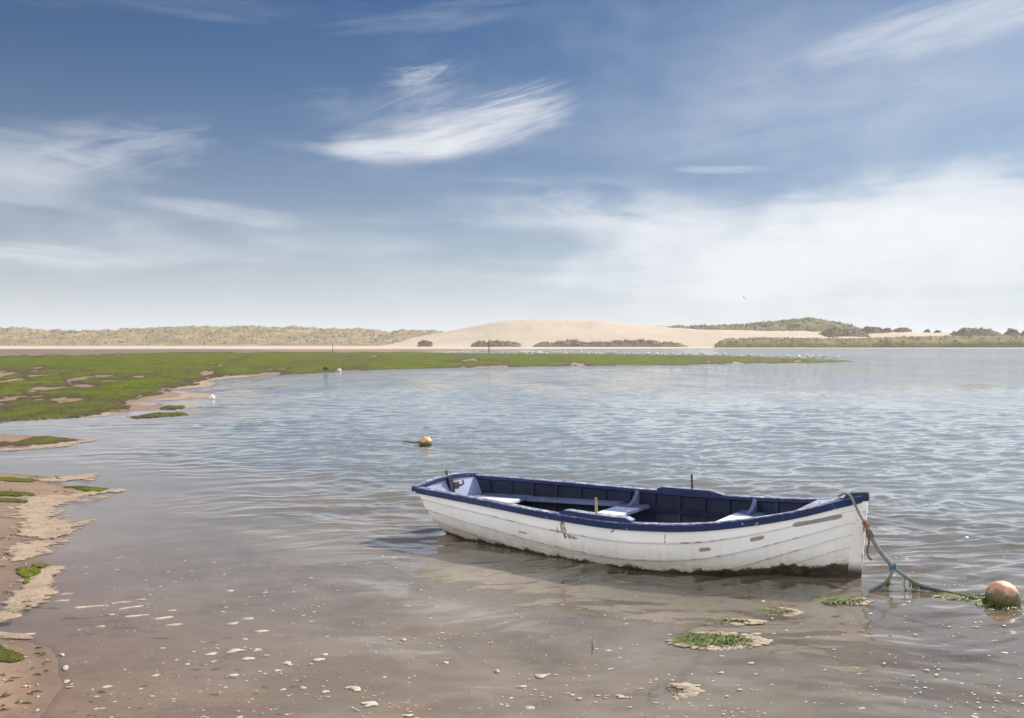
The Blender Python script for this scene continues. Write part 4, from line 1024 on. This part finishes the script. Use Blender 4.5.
r3 = nt.noise(nt.map(oc, (1, 1.6, 1)), 20, 3, .6)
far_ = nt.attr('far')
h = nt.m('ADD', nt.m('MULTIPLY', r1, nt.m('MULTIPLY', op, nt.m('ADD', nt.m('MULTIPLY', far_, .45), .12))), nt.m('MULTIPLY', nt.m('MULTIPLY', r2, far_), .8))
h = nt.m('ADD', h, nt.m('MULTIPLY', r3, .014))
bn = nt.bump(h, 1.0, .045)
nv = nt.n.new('ShaderNodeVectorMath'); nv.operation = 'SUBTRACT'; nt.put(nv.inputs[0], nt.noise(nt.map(oc, (1.1, 2.2, 1)), 1.6, 3, .6, .2, out=1)); nv.inputs[1].default_value = (.5, .5, .5)
gust = nt.step(nt.noise(nt.map(oc, (.035, .05, 1)), 1, 4, .6, .5), .3, .7, .45, 1.25)
nv2 = nt.n.new('ShaderNodeVectorMath'); nv2.operation = 'MULTIPLY'; nt.put(nv2.inputs[0], nv.outputs[0]); nt.put(nv2.inputs[1], nt.new('ShaderNodeCombineXYZ', {0: .45, 1: .75, 2: 0.}).outputs[0])
nv3 = nt.n.new('ShaderNodeVectorMath'); nv3.operation = 'SCALE'; nt.put(nv3.inputs[0], nv2.outputs[0]); nt.put(nv3.inputs['Scale'], nt.m('MULTIPLY', nt.m('MULTIPLY', far_, gust), .95))
nv4 = nt.n.new('ShaderNodeVectorMath'); nv4.operation = 'ADD'; nt.put(nv4.inputs[0], bn); nt.put(nv4.inputs[1], nv3.outputs[0])
nv5 = nt.n.new('ShaderNodeVectorMath'); nv5.operation = 'NORMALIZE'; nt.put(nv5.inputs[0], nv4.outputs[0]); bn = nv5.outputs[0]
st = nt.n.new('ShaderNodeVectorMath'); st.operation = 'SUBTRACT'; nt.put(st.inputs[0], nt.noise(nt.map(oc, (.45, .13, 1)), 1.0, 5, .7, .3, out=1)); st.inputs[1].default_value = (.5, .58, .5)
st2 = nt.n.new('ShaderNodeVectorMath'); st2.operation = 'MULTIPLY'; nt.put(st2.inputs[0], st.outputs[0]); nt.put(st2.inputs[1], nt.new('ShaderNodeCombineXYZ', {0: nt.m('MULTIPLY', nt.attr('far'), .15), 1: nt.m('MULTIPLY', nt.attr('far'), .62), 2: 0.}).outputs[0])
st3 = nt.n.new('ShaderNodeVectorMath'); st3.operation = 'ADD'; nt.put(st3.inputs[0], bn); nt.put(st3.inputs[1], st2.outputs[0]); st4 = nt.n.new('ShaderNodeVectorMath'); st4.operation = 'NORMALIZE'; nt.put(st4.inputs[0], st3.outputs[0]); bn = st4.outputs[0]
fac_ = nt.new('ShaderNodeLayerWeight', {'Blend': .5, 'Normal': bn}).outputs[1]
fres = nt.m('ADD', .02, nt.m('MULTIPLY', .98, nt.m('POWER', fac_, 5.)), clamp=True)
gl_ = nt.new('ShaderNodeBsdfGlossy', {'Color': (1, 1, 1), 'Roughness': .03, 'Normal': bn})
tr = nt.new('ShaderNodeBsdfTransparent', {'Color': (.90, .89, .85)})
mk = nt.m('ADD', nt.m('MULTIPLY', nt.noise(oc, .8, 5, .65, .5), .7), nt.m('MULTIPLY', nt.noise(nt.map(oc, (1, 2, 1)), 4.5, 5, .7), .3))
df = nt.new('ShaderNodeBsdfDiffuse', {'Color': nt.mix(nt.attr('off'), nt.mix(nt.attr('mid'), nt.mix(nt.step(mk, .40, .60), (.41, .345, .255), (.27, .222, .158)), nt.mix(nt.step(mk, .36, .62), (.195, .158, .108), (.138, .110, .074))), (.265, .30, .30))})
murk = nt.m('SUBTRACT', 1., nt.m('EXPONENT', nt.m('MULTIPLY', dp, -5.)))
body = nt.new('ShaderNodeMixShader', {0: murk, 1: tr.outputs[0], 2: df.outputs[0]})
ms = nt.new('ShaderNodeMixShader', {0: fres, 1: body.outputs[0], 2: gl_.outputs[0]})
out = nt.new('ShaderNodeOutputMaterial', {0: ms.outputs[0]})
tag(mesh_np('water', np.stack([wx, wy, wz], -1).reshape(-1, 3), grid_faces(*wx.shape), m_wat, attrs={'depth': depth.ravel(), 'mid': sstep(1.5, 4.6, -wsd + .9 * fbm(wx / 1.2, wy / 1.2, 233, 3)).ravel(), 'off': np.maximum(sstep(4.5, 11, -wsd + .8 * fbm(wx / 2, wy / 2, 231, 3)), sstep(9, 15, wy) * sstep(.8, 3.5, -wsd)).ravel(), 'chop': openw.ravel(), 'far': sstep(10, 55, wy).ravel()}),
    'shallow rippled tidal water', kind='structure')

# ------------------------------------------------------------------ air
HAZE = 0.00025
if HAZE:
    b = MB(); b.box(-4100, 4100, -30, 2560, -3.2, 19.5)
    m = bpy.data.materials.new('haze'); m.use_nodes = True; nt = NT(m.node_tree); nt.n.clear()
    v = nt.new('ShaderNodeVolumePrincipled', {'Color': (.86, .90, .95), 'Density': HAZE, 'Anisotropy': .2})
    nt.new('ShaderNodeOutputMaterial', {'Volume': v.outputs[0]})
    tag(b.build('haze', m), 'thin pale coastal haze in the air', kind='stuff')

# ------------------------------------------------------------------ render settings
SC.view_settings.view_transform = 'Standard'; SC.view_settings.look = 'None'; SC.view_settings.gamma = 1; SC.view_settings.exposure = 1.05
try: SC.view_settings.use_curve_mapping = False
except Exception: pass
SC.render.engine = 'CYCLES'
cy = SC.cycles
cy.max_bounces = 8; cy.transparent_max_bounces = 12; cy.caustics_reflective = False; cy.caustics_refractive = False; cy.sample_clamp_indirect = 5; cy.sample_clamp_direct = 6
cy.volume_bounces = 0
try:
    cy.use_denoising = True; cy.denoiser = 'OPENIMAGEDENOISE'; cy.denoising_prefilter = 'ACCURATE'
except Exception: pass
